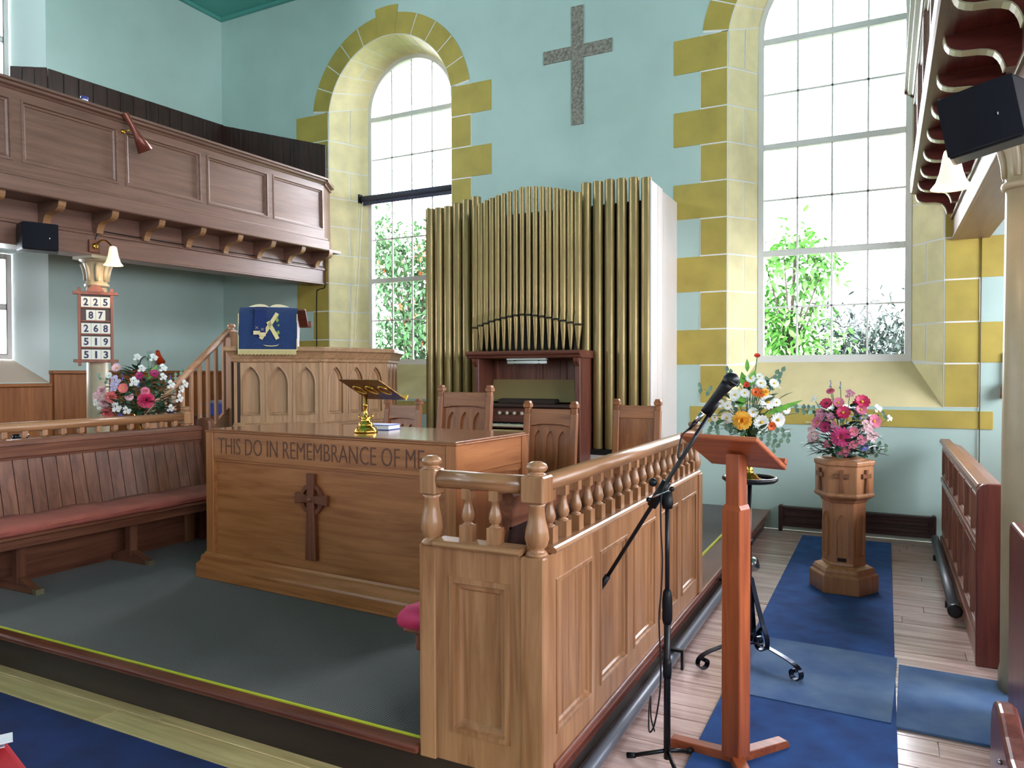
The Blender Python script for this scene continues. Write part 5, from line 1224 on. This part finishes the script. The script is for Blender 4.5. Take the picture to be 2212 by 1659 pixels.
p=MB(); p.box(-7.5,-7.2,6.52,6.78,1.231,1.265); solo('grey_folder',p,mat('grey_card',(140,146,160),.5),'flat grey folder lying on the blue box','folder',(-7.35,6.65,1.231),bev=.003)
# orange desk lamp on the dado
dy=6.62
t=thing('desk_lamp','small orange desk lamp with bent black arm above the left flowers','lamp',(XL+.05,dy,1.6405))
ORG=mat('orange_enamel',(214,70,30),.3)
p=MB(); p.lathe([(.045,0),(.045,.02),(.03,.05),(.012,.06)],(XL+.05,dy-.12,1.6405),14); part('base',p,ORG,t)
p=MB(); p.tube(smooth_path([(XL+.05,dy-.12,1.69),(XL+.07,dy-.09,1.80),(XL+.1,dy,1.84),(XL+.12,dy+.08,1.83)],5),.007,6); part('arm',p,BLACK,t)
p=MB(); p.lathe([(.02,.12),(.028,.11),(.03,.04),(.06,-.06),(.057,-.06),(.025,.04)],(0,0,0),16,True,0,False); part('lamp_shade',p,ORG,t,loc=(XL+.13,dy+.13,1.80),rot=(.5,.3,0))
# ================================================================ right hand pews, heater, pipe
RP=lambda a='z':W('redpew',a)
RPL=wood('aisle_pew',(158,104,84),(118,70,54),'z',.3); RPLy=wood('aisle_pew',(158,104,84),(118,70,54),'y',.3)
t=thing('aisle_pew','reddish panelled pew running to the back wall at the right','pew',(.7,6.3,0),'pews in the right aisle')
x0,ya,yb=.47,4.74,7.80
n=7; Lp=yb-ya
M=frame_M((x0,yb,0),(0,-1,0),(0,0,1))
rc=[(.05+(Lp-.05)*i/n,.05+(Lp-.05)*i/n+(Lp-.05)/n-.05,a,b) for i in range(n) for a,b in((.16,.58),(.66,.90))]
p=MB(); p.M=M; frame_face(p,0,Lp,.02,.955,rc); part('back_frame',p,RPL,t); p=MB(); p.box(x0+.025,x0+.035,ya,yb,.02,.955); part('back_lining',p,RPL,t)
for r in rc: p=MB(); p.M=M; rpanel(p,*r,.016,.02); part('panel',p,RPL,t)
p=MB(); p.prism([(x0-.02,.95),(x0+.06,.95),(x0+.065,.97),(x0+.055,.99),(x0-.015,.99),(x0-.025,.97)],'y',ya,yb); part('top_rail',p,RPLy,t,.003)
p=MB(); p.box(x0-.012,x0,ya,yb,.60,.64); part('mid_rail',p,RPLy,t,.003); p=MB(); p.box(x0-.015,x0,ya,yb,.0,.1); part('skirting',p,RPLy,t,.003)
def endprof(a,b,h): 
    r=.05; return [(a,.0),(b,.0),(b,h-r)]+[(b-r+r*math.cos(q*PI/8),h-r+r*math.sin(q*PI/8)) for q in range(1,5)]+[(a+r-r*math.sin(q*PI/8),h-r+r*math.cos(q*PI/8)) for q in range(0,5)]
p=MB(); p.prism(endprof(.445,.93,.995),'y',4.70,4.745); part('end_panel',p,RP(),t,.008,seg=2)
p=MB(); p.box(.56,.92,ya,yb,.42,.45); part('seat',p,RPLy,t,.006); p=MB(); p.prism([(.53,.93),(.62,.90),(.62,.93),(.53,.96)],'y',ya,yb); part('book_ledge',p,RPLy,t)
t=thing('aisle_pew','dark red pew end with rounded top in front of the right column','pew',(1.4,3.8,0),'pews in the right aisle')
p=MB(); p.prism(endprof(3.42,4.08,.915),'x',.515,.56); part('end_panel',p,RP(),t,.012,seg=2)
p=MB(); p.box(.56,2.4,3.46,3.49,.42,.93); part('back_board',p,RP('x'),t,.004); p=MB(); p.box(.56,2.4,3.5,3.9,.42,.45); part('seat',p,RP('x'),t,.004)
p=MB(); p.box(2.38,2.42,3.42,4.05,0,.915); part('end_panel',p,RP(),t,.01)
t=thing('pew_end','low rounded wooden pew end with brass holder at the bottom right corner','pew end',(.36,2.65,0))
p=MB(); p.prism([(2.42,0),(2.88,0),(2.88,.44),(2.86,.50),(2.82,.54),(2.76,.555),(2.70,.55),(2.6,.52),(2.5,.5),(2.42,.5)],'x',.315,.375); part('end_panel',p,RP(),t,.016,seg=3)
p=MB(); p.tube([(.37,2.52,.46),(.40,2.50,.47),(.44,2.48,.47),(.62,2.45,.47)],.008,8); part('brass_holder',p,BRASS,t); p=MB(); p.sphere((.31,2.60,.44),.008,8,6); part('screw',p,STEEL,t)
p=MB(); p.box(.375,1.6,2.44,2.48,.36,.40); part('seat_rail',p,RP('x'),t,.004); p=MB(); p.box(1.56,1.6,2.44,2.8,0,.4); part('leg',p,RP(),t,.004)
t=thing('skirting_heater','long dark brown skirting heater on the back wall behind the font','heater',(-.26,7.9,0))
HT=mat('dark_brown_enamel',(62,34,30),.4)
p=MB(); p.box(-.94,.415,7.87,7.935,.05,.25); part('body',p,HT,t,.006)
for z in(.09,.155): 
    p=MB(); p.box(-.90,.375,7.855,7.87,z,z+.045); part('fin_panel',p,HT,t,.008)
p=MB(); p.box(-.90,.375,7.85,7.88,.225,.25); part('top_lip',p,HT,t,.004)
for x in(-.955,.395): p=MB(); p.box(x,x+.035,7.845,7.938,.0,.262); part('end_cap',p,HT,t,.008)
t=thing('heating_pipe','grey painted heating pipe along the foot of the right pew','pipe',(.40,6.6,0))
p=MB(); p.tube([(.405,5.5,.075),(.41,6.6,.075),(.415,7.78,.075)],.034,12); part('pipe',p,PIPE,t)
p=MB(); p.lathe([(.03,0),(.044,.01),(.044,.05),(.03,.06)],(0,0,0),12); part('valve',p,IRON,t,loc=(.405,5.5,.075),rot=(PI/2,0,0))
for y in(5.8,7.2): p=MB(); p.box(.37,.455,y-.015,y+.015,0,.045); part('bracket',p,IRON,t)
t=thing('offering_ladle','reddish wooden long handled box hanging on the back wall at far right','ladle',(.955,D-.03,1.5))
p=MB(); p.box(.95,.968,D-.03,D-.012,1.50,1.77); part('handle',p,W('hymn','z'),t,.003); p=MB(); p.prism([(.925,1.36),(.968,1.36),(.972,1.44),(.962,1.50),(.948,1.50),(.93,1.45)],'y',D-.09,D-.003); part('box',p,W('hymn','z'),t,.004)
# ================================================================ blind, cords, wires
t=thing('roller_blind','dark rolled up blind across the left arched window','blind',(-5.83,8.40,4.05))
p=MB(); p.tube([(-6.60,8.40,4.05),(-5.05,8.40,4.05)],.042,12); part('roll',p,mat('blind_dark',(70,74,96),.6),t)
for x in(-6.61,-5.05): p=MB(); p.box(x-.012,x+.012,8.34,8.46,3.99,4.11); part('bracket',p,BLACK,t)
p=MB(); p.box(-6.58,-5.07,8.396,8.404,3.96,4.01); part('hem_bar',p,MATS['blind_dark'],t,.002)
t=thing('blind_cord','thin white looped cord hanging from the left window blind','cord',(-6.62,8.36,3.0))
p=MB(); p.tube([(-6.60,8.35,4.0),(-6.63,8.30,3.2),(-6.68,8.22,1.95),(-6.66,8.22,1.9),(-6.63,8.24,1.95),(-6.585,8.32,3.2),(-6.56,8.36,4.0)],.004,6); part('cord',p,WHITE,t)
p=MB(); p.tube(smooth_path([(-6.86,D-.03,2.80),(-6.9,D-.012,2.77),(-7.0,D-.011,2.75),(-7.03,D-.011,2.65),(-7.035,D-.011,1.75)],5),.007,6); solo('wall_cable',p,BLACK,'black cable running down the ochre stones below the left gallery','cable',(-7.03,D-.011,1.75))
p=MB(); p.tube([(.775,D-.014,2.9),(.772,D-.014,1.9),(.768,D-.014,.6),(.77,D-.006,.03)],.005,6); solo('wall_cable',p,mat('wire_brown',(96,84,50),.5),'thin wire running down the ochre stones beside the right window','cable',(.77,D-.006,.03))
p=MB(); p.tube(smooth_path([(-6.84,y,3.048-.018*(D-y)+.003*math.sin(y*9)) for y in (7.9,7.2,6.4,5.6,4.9,4.66)]+[(-6.84,4.6,2.90)],3),.005,5); solo('beam_cable',p,BLACK,'thin black cable clipped along the top of the left gallery beam','cable',(-6.84,7.9,3.04))
# ================================================================ foreground chair with papers
RED=mat('red_upholstery',(178,28,40),.85,var=.06,vs=12)
t=thing('red_chair','red upholstered chair partly seen at the bottom left corner','chair',(-2.44,1.06,0),rz=math.radians(-16.4))
cx0,cy0=-2.44,1.06
p=MB(); p.box(cx0-.27,cx0+.25,cy0-.24,cy0+.26,.40,.47); part('seat',p,RED,t,.02,seg=3)
for a in(-.23,.21):
    for b in(-.2,.22): p=MB(); p.box(cx0+a-.018,cx0+a+.018,cy0+b-.018,cy0+b+.018,0.0,.40); part('leg',p,W('chair','z'),t)
p=MB(); p.box(cx0-.29,cx0-.245,cy0-.22,cy0+.24,.47,.92); part('backrest',p,RED,t,.02,seg=3)
t=thing('leaflet','folded white leaflet lying on the red chair seat','leaflet',(-2.38,1.25,.4705),rz=-.5)
for k,(a,b) in enumerate(((0,.0),(.02,.012))):
    p=MB(); p.prism([(-2.48+a,.4705+b),(-2.40+a,.474+b),(-2.335+a,.495+b*1.6),(-2.335+a,.497+b*1.6),(-2.40+a,.476+b),(-2.48+a,.4725+b)],'y',1.17+a,1.29+a); part('sheet',p,mat('paper_white',(226,230,238),.6),t)
# ================================================================ outside
GRS=mat('lawn_grass',(60,88,40),.9,var=.2,vs=3)
p=MB(); p.box(-30,24,8.7,40,-.6,-.5); o=part('lawn',p,GRS); o['kind']='structure'
def tree(label,x,y,h,crown,nl,leafm,size,seed,berries=None,needle=False,ncl=26):
    rr=random.Random(seed)
    t=thing('garden_tree',label,'tree',(x,y,-.5),'garden shrubs and trees outside the windows')
    br=MB(); br.tube([(x,y,-.5),(x+.05,y,h*.35),(x,y+.05,h*.7)],[.09,.06,.03],7)
    lf=MB(); be=MB()
    cl=[]
    for i in range(ncl):
        th=rr.uniform(0,2*PI); zz=rr.random(); r=crown*math.sqrt(rr.random())*(1-.45*zz)
        c=Vector((x+r*math.cos(th),y+r*.8*math.sin(th),.2+(h-.2)*zz)); cl.append(c); br.tube([(x,y,max(.0,c.z*.6)),tuple(c)],[.022,.006],5)
    for i in range(nl):
        c=cl[i%len(cl)]; g=Vector((rr.gauss(0,1),rr.gauss(0,1),rr.gauss(0,1)))*crown*.2; p=c+g
        d=Vector((rr.gauss(0,1),rr.gauss(0,1),rr.gauss(-.3,.8)))
        if d.length<.1: continue
        L=size*rr.uniform(.7,1.3); leafgeo(lf,p,d,(rr.gauss(0,.4),rr.gauss(0,.4),1),L,L*(.26 if needle else .45),.15)
    if berries:
        for i in range(berries):
            c=cl[rr.randrange(len(cl))]+Vector((rr.gauss(0,1),-abs(rr.gauss(0,1)),rr.gauss(0,1)))*crown*.22
            for k in range(7): be.sphere(tuple(c+Vector((rr.gauss(0,.03),rr.gauss(0,.03),rr.gauss(0,.03)))),.014,5,4)
        part('berries',be,mat('orange_berries',(226,86,30),.4),t,kind='stuff')
    part('branches',br,mat('bark',(70,56,46),.9),t,kind='stuff'); part('leaves',lf,leafm,t,kind='stuff')
LA=mat('rowan_leaf',(54,88,48),.6,var=.25,vs=2); LB=mat('bright_leaf',(78,126,48),.6,var=.2,vs=2); LC=mat('conifer_leaf',(36,50,42),.7)
tree('rowan tree with orange berries outside the left window',-7.75,11.2,4.1,1.3,9000,LA,.13,1,60,False,60)
tree('dark green bush low behind the rowan tree',-8.6,15.0,3.0,1.5,4000,LC,.12,2,12,False,50)
tree('bright green leafy tree outside the left half of the right window',-1.22,11.3,3.5,.78,4200,LB,.13,3,None,False,44)
tree('dark spreading conifer low outside the right window',-.3,14.6,2.35,1.6,8000,LC,.17,4,None,True,70)
tree('thin conifer at the right edge outside the right window',.70,11.0,3.1,.40,2200,LC,.15,6,None,True,34)
